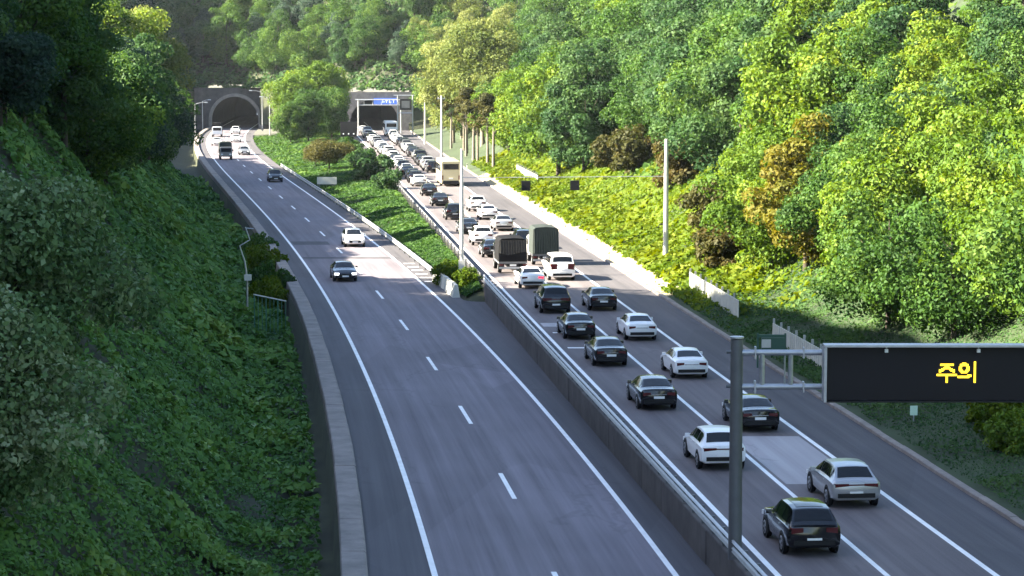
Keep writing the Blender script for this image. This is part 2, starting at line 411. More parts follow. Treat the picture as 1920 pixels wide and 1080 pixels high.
# ------------------------------------------------------------------ kerbs, retaining walls, guard rails
def segmented(name, part, fn, y0, y1, prof, m, label, cat, seg):
    t = thing(name, label, cat, (float(fn(y0)), y0, 0)); y = y0; k = 0
    while y < y1 - .5:
        d = .012 * math.sin(k * 2.3); mb = MB(); sweep(mb, fn, y, min(y + seg - .03, y1), [(a + d, z + d * .6) for a, z in prof])
        o = mb.build(part, m, t); o.location = (-t.location.x, -t.location.y, 0); y += seg; k += 1
    return t
segmented('kerb_wall', 'kerb_stone', lambda y: LK(y), 20, 556, [(0, ZL - .5), (0, ZL + .22), (-.08, ZL + .28), (-KOL + .05, ZL + .28), (-KOL, ZL + .22), (-KOL, ZL - 2.4), (-.3, ZL - 2.4)], M_conc, 'broad grey concrete kerb wall along the outer shoulder of the oncoming road', 'kerb', 6.0)
segmented('kerb', 'kerb_stone', lambda y: RK(y), 20, 508, [(0, -.3), (0, .13), (.05, .16), (.3, .16), (.35, .12), (.35, -.3)], M_conc, 'low weathered concrete kerb between the outbound shoulder and the grass verge', 'kerb', 4.0)
# median retaining wall with its guard rail, ends where the median opens
WX = lambda y: RL(y) - 1.25
segmented('retaining_wall', 'wall_panel', WX, 20, 176, [(0, ZL - .6), (0, .22), (.03, .26), (.22, .26), (.25, .2), (.25, -.5)], M_conc_dark, 'stained grey concrete retaining wall dividing the two carriageways', 'wall', 5.0)
def guard_rail(name, fn, y0, y1, z0, label, spacing=2.0, side=-1, rails=((.52, .13), (.80, .05)), zf=None, post_mat=None, rail_mat=None):
    t = thing(name, label, 'guard rail', (float(fn((y0 + y1) / 2)), (y0 + y1) / 2, z0 if zf is None else zf((y0 + y1) / 2)))
    ox, oy, oz = t.location
    for z, r in rails:
        mb = MB()
        ysx = list(np.arange(y0, y1, 2.0)) + [y1]
        pr = [(side * .10 + dx, dz) for dx, dz in ((0, -r), (side * .05, -r * .5), (side * .01, 0), (side * .05, r * .5), (0, r), (-side * .02, r), (-side * .02, -r))]
        n = len(pr); V = []
        for yy in ysx:
            zz = (z0 if zf is None else zf(yy)) + z - oz
            V += [(float(fn(yy)) - ox + a, yy - oy, zz + b) for a, b in pr]
        F = [(i * n + k, i * n + (k + 1) % n, (i + 1) * n + (k + 1) % n, (i + 1) * n + k) for i in range(len(ysx) - 1) for k in range(n)]
        mb.add(V, F); mb.build('rail', rail_mat or M_steel, t)
    top = max(z + r for z, r in rails)
    pm = MB().box((0, 0, top / 2 - .1), (.11, .11, top + .2)).mesh('post', post_mat or M_polegrey)
    for yy in np.arange(y0 + .3, y1, spacing):
        obj('post', pm, t, (float(fn(yy)) - ox, yy - oy, (z0 if zf is None else zf(yy)) - oz))
    return t
guard_rail('guard_rail', lambda y: WX(y) + .12, 40, 176, .26, 'long steel guard rail on top of the retaining wall between the carriageways', 2.0, -1, ((.30, .12), (.60, .06)))
GX = lambda y: LR(y) + 1.55
guard_rail('guard_rail', GX, 184, 372, ZL - .12, 'steel guard rail bordering the grassy median beside the oncoming road', 4.0, -1)
guard_rail('guard_rail', lambda y: RL(y) - 1.15, 181, 300, -.12, 'low guard rail on the median edge of the jammed carriageway', 4.0, 1, ((.55, .12),))
# white crash-barrier blocks at the median nose
bm_ = MB()
bm_.add([(-.28, -.72, 0), (.28, -.72, 0), (.28, .72, 0), (-.28, .72, 0), (-.24, -.70, .22), (.24, -.70, .22), (.24, .70, .22), (-.24, .70, .22), (-.12, -.68, .95), (.12, -.68, .95), (.12, .68, .95), (-.12, .68, .95)],
        [(3, 2, 1, 0), (0, 1, 5, 4), (1, 2, 6, 5), (2, 3, 7, 6), (3, 0, 4, 7), (4, 5, 9, 8), (5, 6, 10, 9), (6, 7, 11, 10), (7, 4, 8, 11), (8, 9, 10, 11)])
bmesh_ = bm_.mesh('barrier_block', M_white)
for i, yy in enumerate((178.5, 180.4, 182.5, 184.6, 187.0, 190.5)):
    o = obj('barrier_block', bmesh_, None, (float(GX(yy)) - .15, yy, ZL - .004), heading(GX, yy) + .06 * (i % 2))
    tag(o, 'white crash barrier block in the row at the nose of the median', 'barrier', 'white barrier blocks at the median nose')

# ------------------------------------------------------------------ tunnels
def portal(name, label, cx, yf, rz, R, h0, wl, wr, top, depth, zroad, ring, facem, label_ring=None):
    t = thing(name, label, 'tunnel', (cx, yf, zroad), rz)
    N = 28; arch = [(R * math.cos(math.pi * k / N), h0 + R * math.sin(math.pi * k / N)) for k in range(N + 1)]
    arch = [(R * 1.0, -.3)] + arch + [(-R * 1.0, -.3)]
    # wall with arch opening
    mb = MB(); V = []; F = []
    outer = []
    for x, z in arch:
        if z <= h0 + .01: outer.append((wr if x > 0 else -wl, z))
        else:
            outer.append((x / R * (wr if x > 0 else wl), top if abs(x) < R * .82 else h0 + (top - h0) * ((R - abs(x)) / (R * .18)) ** .6 if False else top))
    outer[0] = (wr, -.3); outer[-1] = (-wl, -.3); outer[1] = (wr, h0); outer[-2] = (-wl, h0)
    n = len(arch)
    for yy in (0, 1.6):
        V += [(x, yy, z) for x, z in arch] + [(x, yy, z) for x, z in outer]
    for k in range(n - 1):
        F.append((k, k + 1, n + k + 1, n + k)); F.append((2 * n + n + k, 2 * n + n + k + 1, 2 * n + k + 1, 2 * n + k))
        F.append((n + k, n + k + 1, 3 * n + k + 1, 3 * n + k)); F.append((k + 1, k, 2 * n + k, 2 * n + k + 1))
    mb.add(V, F); mb.build('portal_wall', facem, t)
    # lining tube and dark end
    mb = MB(); V = [(x, 1.6, z) for x, z in arch] + [(x, depth, z) for x, z in arch]
    F = [(k, k + 1, n + k + 1, n + k) for k in range(n - 1)] + [tuple(range(n, 2 * n))]
    mb.add(V, F); mb.build('lining', M_tunnel, t, smooth=True)
    if ring:
        mb = MB(); V = []; R2 = R + ring
        for yy in (-2.2, .2):
            V += [(x, yy, z) for x, z in arch]; V += [(x * R2 / R, yy, (z - h0) * R2 / R + h0 if z > h0 else z) for x, z in arch]
        F = []
        for k in range(n - 1):
            F += [(k, k + 1, n + k + 1, n + k), (n + k, n + k + 1, 3 * n + k + 1, 3 * n + k), (k + 1, k, 2 * n + k, 2 * n + k + 1)]
        mb.add(V, F); mb.build('arch_ring', M_conc, t)
    return t
ztl = heading(LC, YPL - 3); ztr = heading(RM, YPR - 3)
tl = portal('tunnel_portal', 'arched tunnel mouth with grey ring over the oncoming road', CLT, YPL, ztl, 5.35, 1.9, 9.5, 9.0, 9.3, 95, ZL, .75, M_conc_dark)
tr = portal('tunnel_portal', 'pale concrete tunnel mouth where the traffic jam disappears', CRT, YPR, ztr, 5.2, 1.5, 8.5, 8.0, 8.2, 95, 0, 0, M_conc)
# lit jet-fan row and lamps inside the left tunnel are tiny: a few bright marker lamps on the wall
for k in range(4):
    MB().box((4.95 - .12 * k, 3 + 9 * k, 3.2 + .3 * (k % 2)), (.25, .5, .5)).build('wall_lamp', M_bluetxt, tl)
# blue sign over the right mouth
bs = thing('tunnel_sign', 'blue lit sign board with white marks above the jammed tunnel mouth', 'sign', (CRT + 2.4 * math.cos(ztr), YPR - .35 + 2.4 * math.sin(ztr), 5.6), ztr)
MB().box((0, 0, .65), (5.0, .3, 1.3)).build('panel', M_blue, bs)
for k, (x, w, z, h) in enumerate([(-.6, .12, .7, .7), (-.3, .45, .9, .1), (-.3, .4, .5, .1), (.2, .5, .75, .12), (.2, .12, .55, .5), (.8, .12, .7, .8), (1.05, .4, .45, .1), (1.7, .5, .85, .12), (1.7, .12, .6, .55)]):
    MB().box((x, -.16, z), (w, .03, h)).build('mark', M_bluetxt, bs)

def lamp_mast(x, y, z, h, arm, label, group=None, mt=None, double=False, r=.13, name='lamp_post'):
    t = thing(name, label, 'lamp post', (x, y, z), 0, group)
    MB().tube([(0, 0, -.3), (0, 0, h * .5), (0, 0, h)], [r, r * .8, r * .55], 8).build('pole', mt or M_steel, t, smooth=True)
    MB().box((0, 0, .12), (.5, .5, .3)).build('base', M_conc, t)
    for s in ((-1, 1) if double else (1,)):
        a = arm * s
        ao = MB().tube([(0, 0, h - .15), (a * .5, 0, h + .18), (a, 0, h + .28)], [.06, .05, .045], 6).build('arm', mt or M_steel, t)
        MB().box((a, 0, h + .26), (.75, .3, .16), 0, .8).build('lamp_head', M_steel, ao)
    return t
def base_at(px, D): return (px - 960) / FPX * (D * math.cos(PITCH) + H * math.sin(PITCH))
# portal frames of light columns around the left mouth
for px, D, h, arm, lab in ((366, 520, 8.3, 2.4, 'tall grey lamp post on the bank side before the arched tunnel'), (380, 548, 8.2, 1.6, 'grey lamp post standing close to the left foot of the tunnel ring'),
                      (506, 500, 8.0, -1.8, 'slim grey lamp post between the arched tunnel and the big round trees'), (492, 545, 8.6, -2.6, 'grey lamp post at the right foot of the tunnel ring')):
    x = base_at(px, D); lamp_mast(x, D, ground(x, D), h, arm, lab)
def frame_gantry(xa, xb, y, h, label, cap=True, brace=False):
    t = thing('portal_gantry', label, 'gantry', (xa, y, 0), 0)
    for x in (xa, xb):
        g = ground(x, y); MB().tube([(x - xa, 0, g - .3), (x - xa, 0, h)], .16, 8).build('post', M_steel, t)
    MB().tube([(-.6, 0, h), (xb - xa + .6, 0, h)], .13, 8).build('beam', M_steel, t)
    MB().tube([(0, 0, h - 1.1), (xb - xa, 0, h - 1.1)], .09, 8).build('beam', M_steel, t)
    k = 0
    for x in np.arange(1.2, xb - xa, 1.8):
        MB().tube([(x, 0, h - 1.1), (x + (.9 if brace else 0), 0, h)], .05, 6).build('strut', M_steel, t)
    return t
xg = base_at(672, 496); frame_gantry(xg, base_at(752, 496), 496, 6.9, 'steel gantry frame spanning the jammed lanes just before the tunnel')
t = thing('lane_control_sign', 'dark square control sign on two steel posts right of the jammed tunnel', 'sign', (base_at(760, 480), 480, ground(base_at(760, 480), 480)))
for dx in (-1.5, 1.5): MB().tube([(dx, 0, -.3), (dx, 0, 8.2)], .13, 8).build('post', M_steel, t)
MB().tube([(-2.3, 0, 8.1), (1.8, 0, 8.1)], .10, 8).build('beam', M_steel, t)
MB().tube([(-1.5, 0, 4.6), (1.5, 0, 4.6)], .10, 8).build('beam', M_steel, t)
MB().box((.1, -.2, 6.3), (2.3, .25, 2.2)).build('panel', M_dark, t); MB().box((.1, -.34, 6.3), (1.6, .04, 1.4)).build('display', M_polegrey, t)
t = thing('median_sign', 'dark back of a square road sign on the median by the jam', 'sign', (base_at(654, 420), 420, medz(base_at(654, 420), 420)))
for dx in (-1.0, 1.0): MB().tube([(dx, 0, -.3), (dx, 0, 3.6)], .09, 8).build('post', M_polegrey, t)
MB().box((0, -.15, 3.4), (2.9, .2, 2.6)).build('panel', M_dark, t)
for dx in (-.9, 0, .9): MB().box((dx, -.28, 2.6), (.22, .05, .22)).build('marker_light', M_head, t)
xw = base_at(613, 318)
t = thing('white_board', 'low white blank board on two short posts in the median', 'board', (xw, 318, medz(xw, 318)))
for dx in (-1.0, 1.0): MB().box((dx, 0, .3), (.1, .1, 1.0)).build('post', M_polegrey, t)
MB().box((0, -.1, 1.05), (2.6, .08, .95)).build('panel', M_white, t)
for px, py, D, h, lab in ((797, 262, 440, 9.2, 'pale utility pole on the verge just outside the jammed tunnel'), (828, 292, 372, 10.2, 'tall pale utility pole on the verge before the row of bare trunks')):
    x = base_at(px, D); t = thing('utility_pole', lab, 'pole', (x, D, ground(x, D)))
    MB().tube([(0, 0, -.4), (0, 0, h)], [.2, .12], 8).build('pole', M_poleconc, t, smooth=True)
    MB().box((0, 0, h - .5), (1.2, .1, .1)).build('crossarm', M_steel, t)
    for dx in (-.5, .5): MB().tube([(dx, 0, h - .45), (dx, 0, h - .2)], .05, 6).build('insulator', M_white, t)

# span pole pair with the overhead bar and two hanging lane signals (about 186 m out)
DP = 184.0
xa = base_at(866, DP); xb = base_at(1248, DP + 2)
t = thing('signal_span', 'overhead bar on two tall pale poles carrying two small hanging lane signals', 'gantry', (xa, DP, medz(xa, DP)))
z0 = t.location.z; zb = ground(xb, DP + 2) - z0
MB().tube([(0, 0, -.5), (0, 0, 6), (0, 0, 10.4)], [.17, .15, .09], 10).build('pole', M_poleconc, t, smooth=True)
MB().tube([(xb - xa, 2, zb - .5), (xb - xa, 2, zb + 6), (xb - xa, 2, zb + 9.4)], [.22, .19, .12], 10).build('pole', M_poleconc, t, smooth=True)
MB().tube([(0, 0, 7.6 - z0), (xb - xa, 2, 7.6 - z0)], .03, 6).build('bar', M_steel, t)
for px in (986, 1078):
    k = (base_at(px, DP) - xa) / (xb - xa); x = k * (xb - xa); yy = 2 * k
    sg = MB().box((x, yy, 6.95 - z0), (.7, .3, .75)).build('signal', M_dark, t)
    MB().tube([(x, yy, 7.3 - z0), (x, yy, 7.6 - z0)], .03, 6).build('hanger', M_dark, sg)
MB().box((.0, -.05, 1.4), (.5, .35, .9)).build('control_box', M_poleconc, t)

# thin bent camera pole and green fence below the oncoming shoulder
pb = at_plane(464, 590, -2.0)
t = thing('bent_pole', 'thin crooked grey pole with a white box beyond the oncoming shoulder', 'pole', (pb.x, pb.y, ground(pb.x, pb.y)))
gz = t.location.z
s_ = FPX / (pb.y + 1.7)
P = lambda px, py: ((px - 464) / s_, 0, (590 - py) / s_ + (-2.0 - gz))
MB().tube([(0, 0, -.4), P(464, 520), P(460, 490), P(451, 461), P(470, 450), P(462, 426)], [.08, .075, .065, .055, .05, .045], 8).build('pole', M_steel, t)
MB().tube([P(463, 428), P(477, 429)], .045, 6).build('arm', M_steel, t)
x, _, z = P(466, 520); MB().box((x, -.12, z), (.5, .3, .42)).build('box', M_white, t)
pf = at_plane(505, 630, -2.6)
t = thing('mesh_fence', 'green upright-bar fence panel in the ditch below the oncoming road', 'fence', (pf.x, pf.y, ground(pf.x, pf.y)), .35)
t.scale = (1, 1, 1.4)
for k in range(9): MB().tube([(-1.05 + .28 * k, 0, -.3), (-1.05 + .28 * k, 0, 2.35 - .05 * k)], .028 if k % 3 else .045, 6).build('bar', M_greenmesh, t)
MB().tube([(-1.1, 0, 2.35), (1.25, 0, 1.95)], .035, 6).build('rail', M_white, t)
MB().tube([(-1.1, 0, .4), (1.25, 0, .3)], .03, 6).build('rail', M_greenmesh, t)

# ------------------------------------------------------------------ message sign gantry
YG = 80.3
gx = float(RL(YG)) - 1.12
t = thing('message_sign', 'black electronic message sign with amber Korean text on a grey gantry', 'sign', (gx, YG, .2))
def Zp(py, D=YG): d = ray(960, py); return H + d.z / d.y * D - .2
xr = 21.2 - gx
MB().tube([(0, 0, 0), (0, 0, Zp(636))], [.235, .205], 16).build('post', M_polegrey, t, smooth=True)
MB().tube([(xr, 0, -.8), (xr, 0, Zp(636))], [.235, .205], 16).build('post', M_polegrey, t, smooth=True)
MB().tube([(0, 0, Zp(634)), (0, 0, Zp(631))], .24, 16).build('post_cap', M_steel, t)
zu, zl = Zp(661), Zp(725)
for z in (zu, zl):
    MB().tube([(.15, 0, z), (xr, 0, z)], .10, 10).build('beam', M_steel, t, smooth=True)
    MB().tube([(-.35, 0, z + .02), (.9, 0, z + .02)], .06, 8).build('bracket', M_polegrey, t)
    MB().box((.62, -.02, z), (.05, .3, .42)).build('flange', M_steel, t)
    MB().box((2.25, -.02, z), (.05, .26, .36)).build('flange', M_steel, t)
for px in (1425, 1467, 1478):
    x = base_at(px, YG) - gx; MB().tube([(x, 0, zl), (x, 0, zu)], .085 if px != 1467 else .03, 8).build('strut', M_steel, t, smooth=True)
bx0 = base_at(1540, YG) - gx; bw = 9.3; zb0, zb1 = Zp(746), Zp(646); yb = -.45
bd = MB().box((bx0 + bw / 2, yb + .2, (zb0 + zb1) / 2), (bw, .42, zb1 - zb0)).build('board', M_board, t)
MB().box((bx0 + bw / 2, yb - .03, zb1 + .035), (bw + .16, .6, .07)).build('frame', M_steel, bd)
MB().box((bx0 - .045, yb - .03, (zb0 + zb1) / 2 - .03), (.09, .6, zb1 - zb0 + .02)).build('frame', M_steel, bd)
MB().box((bx0 + bw + .045, yb - .03, (zb0 + zb1) / 2 - .03), (.09, .6, zb1 - zb0 + .02)).build('frame', M_steel, bd)
MB().box((bx0 + bw / 2, yb - .02, zb0 - .03), (bw, .5, .05)).build('frame', M_dark, bd)
for px in (1655, 1826, 1918):
    x = base_at(px, YG - .5) - gx
    MB().tube([(x, yb - .12, zb1), (x, yb - .12, zb1 - .1)], .03, 6).build('lamp_stem', M_steel, bd)
    MB().box((x, yb - .12, zb1 - .14), (.11, .11, .11)).build('lamp', M_plate, bd)
def led(char, strokes, px0, px1, py0, py1):
    w = base_at(px1, YG - .5) - base_at(px0, YG - .5); h = Zp(py0, YG - .5) - Zp(py1, YG - .5); x0 = base_at(px0, YG - .5) - gx; zz0 = Zp(py1, YG - .5)
    cells = set()
    for st in strokes:
        for (ax, az), (bx, bz) in zip(st[:-1], st[1:]):
            for k in range(61):
                q = k / 60; cells.add((round(ax + (bx - ax) * q), round(az + (bz - az) * q)))
                
                cx_, cz_ = round(ax + (bx - ax) * q), round(az + (bz - az) * q); cells.update(((cx_ + 1, cz_), (cx_, cz_ + 1), (cx_ + 1, cz_ + 1)))
    mb = MB()
    for cx, cz in cells: mb.box((x0 + w * cx / 17, yb - .018, zz0 + h * cz / 17), (w / 17 * .86, .02, h / 17 * .86))
    mb.build('character', M_led, bd)
circ = [(5 + 3.6 * math.cos(a), 11.2 + 3.4 * math.sin(a)) for a in np.linspace(0, 2 * math.pi, 25)]
led('a', [[(3, 15), (13, 15)], [(8, 15), (8, 13), (2, 9.4)], [(8, 13), (14, 9.4)], [(0, 6.5), (16, 6.5)], [(8, 6.5), (8, 0)]], 1751, 1787, 681, 717)
led('b', [circ, [(0, 4), (11, 4.6)], [(15, 0), (15, 16)]], 1790, 1824, 679, 717)

# ------------------------------------------------------------------ right verge furniture
def panel_fence(ya, yb_, off, label, h=1.7, wpan=2.0):
    fx = lambda y: RK(y) + .35 + off
    t = thing('panel_fence', label, 'fence', (float(fx(ya)), ya, ground(float(fx(ya)), ya)))
    y = ya; i = 0
    pmb = MB()
    for k in range(8): pmb.box((.02 * (1 if k % 2 else -1), -wpan / 2 + wpan / 8 * (k + .5), h / 2 - .1), (.05, wpan / 8 - .01, h + .2))
    pm = pmb.mesh('panel', M_white)
    po = MB().box((0, 0, h / 2), (.12, .12, h + .5)).mesh('post', M_steel)
    while y < yb_:
        x = float(fx(y)); g = ground(x, y)
        obj('panel', pm, t, (x - t.location.x, y - t.location.y, g - t.location.z), heading(fx, y))
        x2 = float(fx(y + 1)); obj('post', po, t, (x2 - t.location.x + .08, y + 1 - t.location.y, ground(x2, y + 1) - t.location.z))
        y += wpan + .02
    return t
panel_fence(119, 141, 1.7, 'white ribbed panel fence on the verge behind the message sign', 1.0)
panel_fence(152, 169, 1.8, 'white ribbed panel fence half hidden in bright vines below the trees', 1.15)
panel_fence(286, 312, 3.6, 'white ribbed panel fence beside the shoulder beyond the tarpaulin truck', 1.0)
pc = at_plane(1440, 660, 0)
pc = Vector((float(RK(134)) + .35 + 2.4, 134, 0))
t = thing('roadside_cabinet', 'dark green frame with a small white plate on the verge behind the gantry', 'cabinet', (base_at(1446, 131), 131, ground(base_at(1446, 131), 131)))
for dx in (-.75, .75): MB().box((dx, 0, .8), (.1, .1, 2.2)).build('post', M_darkgreen, t)
MB().box((0, 0, 1.75), (1.6, .12, .16)).build('crossbar', M_darkgreen, t)
MB().box((.1, .05, 1.2), (1.3, .3, .9)).build('case', M_darkgreen, t); MB().box((-.3, -.15, 1.35), (.5, .06, .45)).build('plate', M_white, t)
ps = hit(1713, 792)
t = thing('verge_marker', 'small pale green marker plate standing in the dark grass verge', 'sign', ps)
MB().box((0, .03, .25), (.05, .05, .6)).build('post', M_steel, t); MB().box((0, 0, .55), (.34, .03, .44)).build('plate', mat('pale_green_plate', (.55, .75, .58), .5), t)
guard_rail('guard_rail', lambda y: RK(y) + 5.6, 70, 112, 1.25, 'low rail half buried in leaves on top of the dark grass verge', 3.0, -1, ((.75, .06),), zf=lambda y: h_right(5.2, y) - .05)

# delineator posts on the right shoulder (sunlit section)
dm = MB().tube([(0, 0, -.1), (0, 0, .75)], .06, 8).mesh('post', M_white); dm2 = MB().tube([(0, 0, .55), (0, 0, .68)], .064, 8).mesh('reflector', M_dark)
for yy in (196, 210, 226, 246, 268, 292, 318, 346):
    o = obj('delineator', dm, None, (float(RK(yy)) + .18, yy, .16)); tag(o, 'short white delineator post on the sunlit kerb of the jammed road', 'delineator', 'delineator posts along the sunlit kerb')
    obj('reflector', dm2, o)

# ------------------------------------------------------------------ vehicles
CARS = {
 'sedan': dict(L=4.9, H=1.46, st=[(0,.40,.86,.80,.97,.72,1.00),(.07,.28,.93,.88,1.04,.78,1.08),(.60,.22,.95,.91,1.07,.78,1.11),(1.40,.2,.97,.92,1.37,.60,1.41),(2.1,.2,.97,.92,1.41,.62,1.46),(2.75,.2,.95,.92,1.37,.61,1.42),(3.55,.2,.93,.92,.99,.76,1.04),(4.4,.22,.84,.89,.87,.72,.93),(4.8,.28,.70,.80,.72,.62,.76),(4.9,.36,.60,.70,.62,.5,.64)],
   rg=(.68, 1.34), fg=(2.82, 3.48), sw=[(.98, 1.98), (2.05, 3.2)], wr=.335, ax=(1.0, 3.95), tl=(.74, .90), bar=False),
 'suv': dict(L=4.7, H=1.68, st=[(0,.46,.96,.82,1.05,.76,1.08),(.06,.34,1.0,.91,1.12,.80,1.15),(.16,.30,1.03,.93,1.20,.79,1.23),(.60,.28,1.06,.94,1.58,.65,1.62),(1.3,.26,1.06,.94,1.63,.66,1.68),(2.45,.26,1.04,.94,1.60,.65,1.65),(3.3,.26,1.02,.93,1.09,.78,1.14),(4.2,.28,.95,.91,.99,.76,1.05),(4.58,.34,.8,.82,.82,.64,.88),(4.7,.42,.7,.72,.72,.52,.76)],
   rg=(.20, .56), fg=(2.52, 3.22), sw=[(.52, 1.22), (1.28, 2.18), (2.25, 3.0)], wr=.365, ax=(.92, 3.72), tl=(.84, 1.04), bar=False),
 'crossover': dict(L=4.64, H=1.60, st=[(0,.46,.92,.84,1.0,.78,1.03),(.05,.34,.96,.92,1.07,.82,1.10),(.20,.30,1.0,.94,1.12,.80,1.15),(.80,.26,1.02,.94,1.50,.65,1.54),(1.5,.25,1.02,.94,1.55,.66,1.60),(2.5,.25,1.0,.94,1.51,.65,1.56),(3.45,.25,.97,.93,1.03,.78,1.08),(4.2,.27,.88,.91,.93,.76,.98),(4.54,.33,.74,.84,.76,.66,.8),(4.64,.4,.64,.74,.66,.52,.68)],
   rg=(.26, .76), fg=(2.58, 3.38), sw=[(.66, 1.3), (1.36, 2.22), (2.3, 3.12)], wr=.37, ax=(.86, 3.78), tl=(.84, .98), bar=True),
 'van': dict(L=5.15, H=1.97, st=[(0,.42,1.04,.88,1.14,.84,1.17),(.05,.3,1.08,.95,1.22,.87,1.25),(.12,.28,1.10,.96,1.34,.85,1.37),(.34,.28,1.12,.97,1.84,.76,1.89),(1,.27,1.12,.97,1.90,.77,1.97),(3.3,.27,1.12,.97,1.86,.77,1.93),(4.35,.27,1.10,.95,1.22,.82,1.28),(4.95,.3,.95,.89,1.0,.74,1.05),(5.15,.4,.8,.76,.82,.6,.85)],
   rg=(.15, .32), fg=(3.4, 4.28), sw=[(.5, 1.75), (1.85, 2.85), (2.95, 3.9)], wr=.345, ax=(1.0, 4.1), tl=(.85, 1.3), bar=False),
 'minivan': dict(L=5.0, H=1.78, st=[(0,.42,1.0,.88,1.08,.82,1.11),(.05,.3,1.04,.95,1.16,.85,1.19),(.14,.28,1.06,.96,1.26,.83,1.29),(.5,.27,1.08,.97,1.66,.71,1.71),(1.2,.26,1.08,.97,1.71,.72,1.78),(3.0,.26,1.06,.97,1.67,.72,1.74),(3.85,.26,1.04,.95,1.12,.8,1.17),(4.6,.29,.92,.90,.96,.74,1.02),(4.88,.34,.78,.8,.8,.62,.86),(5.0,.42,.7,.72,.72,.52,.76)],
   rg=(.18, .46), fg=(3.08, 3.78), sw=[(.55, 1.45), (1.55, 2.55), (2.65, 3.5)], wr=.36, ax=(1.0, 3.95), tl=(.86, 1.06), bar=True),
}
_cache = {}
def car_meshes(kind):
    if kind in _cache: return _cache[kind]
    P = CARS[kind]; st = np.array(P['st']); L = P['L']
    d = np.unique(np.round(np.concatenate([np.linspace(0, L, 46), st[:, 0], [.02, L - .02]]), 4))
    def ev(s):
        s = np.asarray(s, float)
        out = [np.interp(s, st[:, 0], st[:, i]) for i in range(1, 7)]
        sm = [(np.interp(s - .07, st[:, 0], st[:, i]) + 2 * np.interp(s, st[:, 0], st[:, i]) + np.interp(s + .07, st[:, 0], st[:, i])) / 4 for i in range(1, 7)]
        w = np.clip(np.minimum(s, L - s) / .25, 0, 1)
        return [o * (1 - w) + m * w for o, m in zip(out, sm)]
    TT = [1, .93, .8, .55, .28]
    def top(t, zt, wt, zc): return t * wt, zc + (zt - zc) * abs(t) ** 2.4
    V = []; ring = None
    for s in d:
        zb, zs, ws, zt, wt, zc = [float(v) for v in ev(s)]
        wm = ws * 1.025; zm = zb + (zs - zb) * .62
        half = [(ws * .80, zb), (wm * .97, zb + .10), (wm, zm), (ws, zs), (ws * .97, zs + .025), (wt + (ws - wt) * .5, (zs + zt) / 2 + .01)] + [top(q, zt, wt, zc) for q in TT]
        sec = [(0, zb)] + half + [(0, zc)] + [(-a, b) for a, b in reversed(half)]
        ring = len(sec); V += [(a, s, b) for a, b in sec]
    n = ring; F = [(i * n + (k + 1) % n, i * n + k, (i + 1) * n + k, (i + 1) * n + (k + 1) % n) for i in range(len(d) - 1) for k in range(n)]
    mb = MB(); mb.add(V, F + [tuple(range(n)), tuple(reversed(range((len(d) - 1) * n, len(d) * n)))])
    M = {'body': mb.mesh('body', PAINT['white'], True, 38)}
    def patch_top(s0, s1, tw, off=.012):
        V = []; ns, ntt = 7, 9
        for i in range(ns):
            s = s0 + (s1 - s0) * i / (ns - 1); zb, zs, ws, zt, wt, zc = [float(v) for v in ev(s)]
            e = .06; zc2 = float(ev(s + e)[5]); zc1 = float(ev(s - e)[5]); nx, nz = -(zc2 - zc1), 2 * e; l = math.hypot(nx, nz)
            for k in range(ntt):
                q = -1 + 2 * k / (ntt - 1); a, b = top(q * tw, zt, wt, zc); V.append((a, s + nx / l * off, b + nz / l * off))
        F = [(i * ntt + k, i * ntt + k + 1, (i + 1) * ntt + k + 1, (i + 1) * ntt + k) for i in range(ns - 1) for k in range(ntt - 1)]
        return MB().add(V, F)
    M['rear_window'] = patch_top(*P['rg'], .88).mesh('rear_window', M_glass, True)
    M['windshield'] = patch_top(*P['fg'], .90).mesh('windshield', M_glass, True)
    M['side_window'] = []
    for sgn in (-1, 1):
        for (s0, s1) in P['sw']:
            V = []; ns = 8
            for i in range(ns):
                s = s0 + (s1 - s0) * i / (ns - 1); zb, zs, ws, zt, wt, zc = [float(v) for v in ev(s)]
                for v in (.16, .55, .90):
                    mid = (wt + (ws - wt) * .5, (zs + zt) / 2 + .01); lo = (ws * .97, zs + .025)
                    a, b = ((lo[0] + (mid[0] - lo[0]) * v * 2, lo[1] + (mid[1] - lo[1]) * v * 2) if v < .5 else (mid[0] + (wt - mid[0]) * (v * 2 - 1), mid[1] + (zt - mid[1]) * (v * 2 - 1)))
                    V.append((sgn * (a + .014), s, b + .006))
            F = [((i * 3 + k, i * 3 + k + 1, (i + 1) * 3 + k + 1, (i + 1) * 3 + k) if sgn < 0 else (i * 3 + k, (i + 1) * 3 + k, (i + 1) * 3 + k + 1, i * 3 + k + 1)) for i in range(ns - 1) for k in range(2)]
            M['side_window'].append(MB().add(V, F).mesh('side_window', M_glass, True))
    wsr, zt0 = P['st'][1][3], P['st'][0][4]
    z0, z1 = P['tl']; ycap = -.012
    w0 = P['st'][0][3]
    M['taillight'] = []
    for sgn in (-1, 1):
        a, b = (.40 if not P['bar'] else .30), w0 - .015
        mb = MB(); V = [(sgn * a, ycap, z0 + .05), (sgn * b, ycap, z0), (sgn * (w0 + .07), .085, z0 + .0), (sgn * a, ycap, z1), (sgn * b, ycap, z1), (sgn * (w0 + .07), .085, z1), (sgn * a, .03, z0 + .05), (sgn * a, .03, z1), (sgn * b, .12, z0), (sgn * b, .12, z1)]
        F = [(0, 1, 4, 3), (1, 2, 5, 4), (3, 4, 9, 7), (0, 6, 8, 1), (4, 5, 9), (1, 8, 2)]
        M['taillight'].append(mb.add(V, F).mesh('taillight', M_red))
    if P['bar']: M['light_bar'] = MB().box((0, -.006, (z0 + z1) / 2 + .02), (.62, .03, .05)).mesh('light_bar', M_red)
    zp = .62 if kind in ('suv', 'minivan', 'van', 'crossover') else .60
    if kind == 'sedan': zp = .66
    M['plate'] = MB().box((0, -.014, zp), (.52, .02, .12)).mesh('plate', M_plate)
    zb0 = P['st'][0][1]
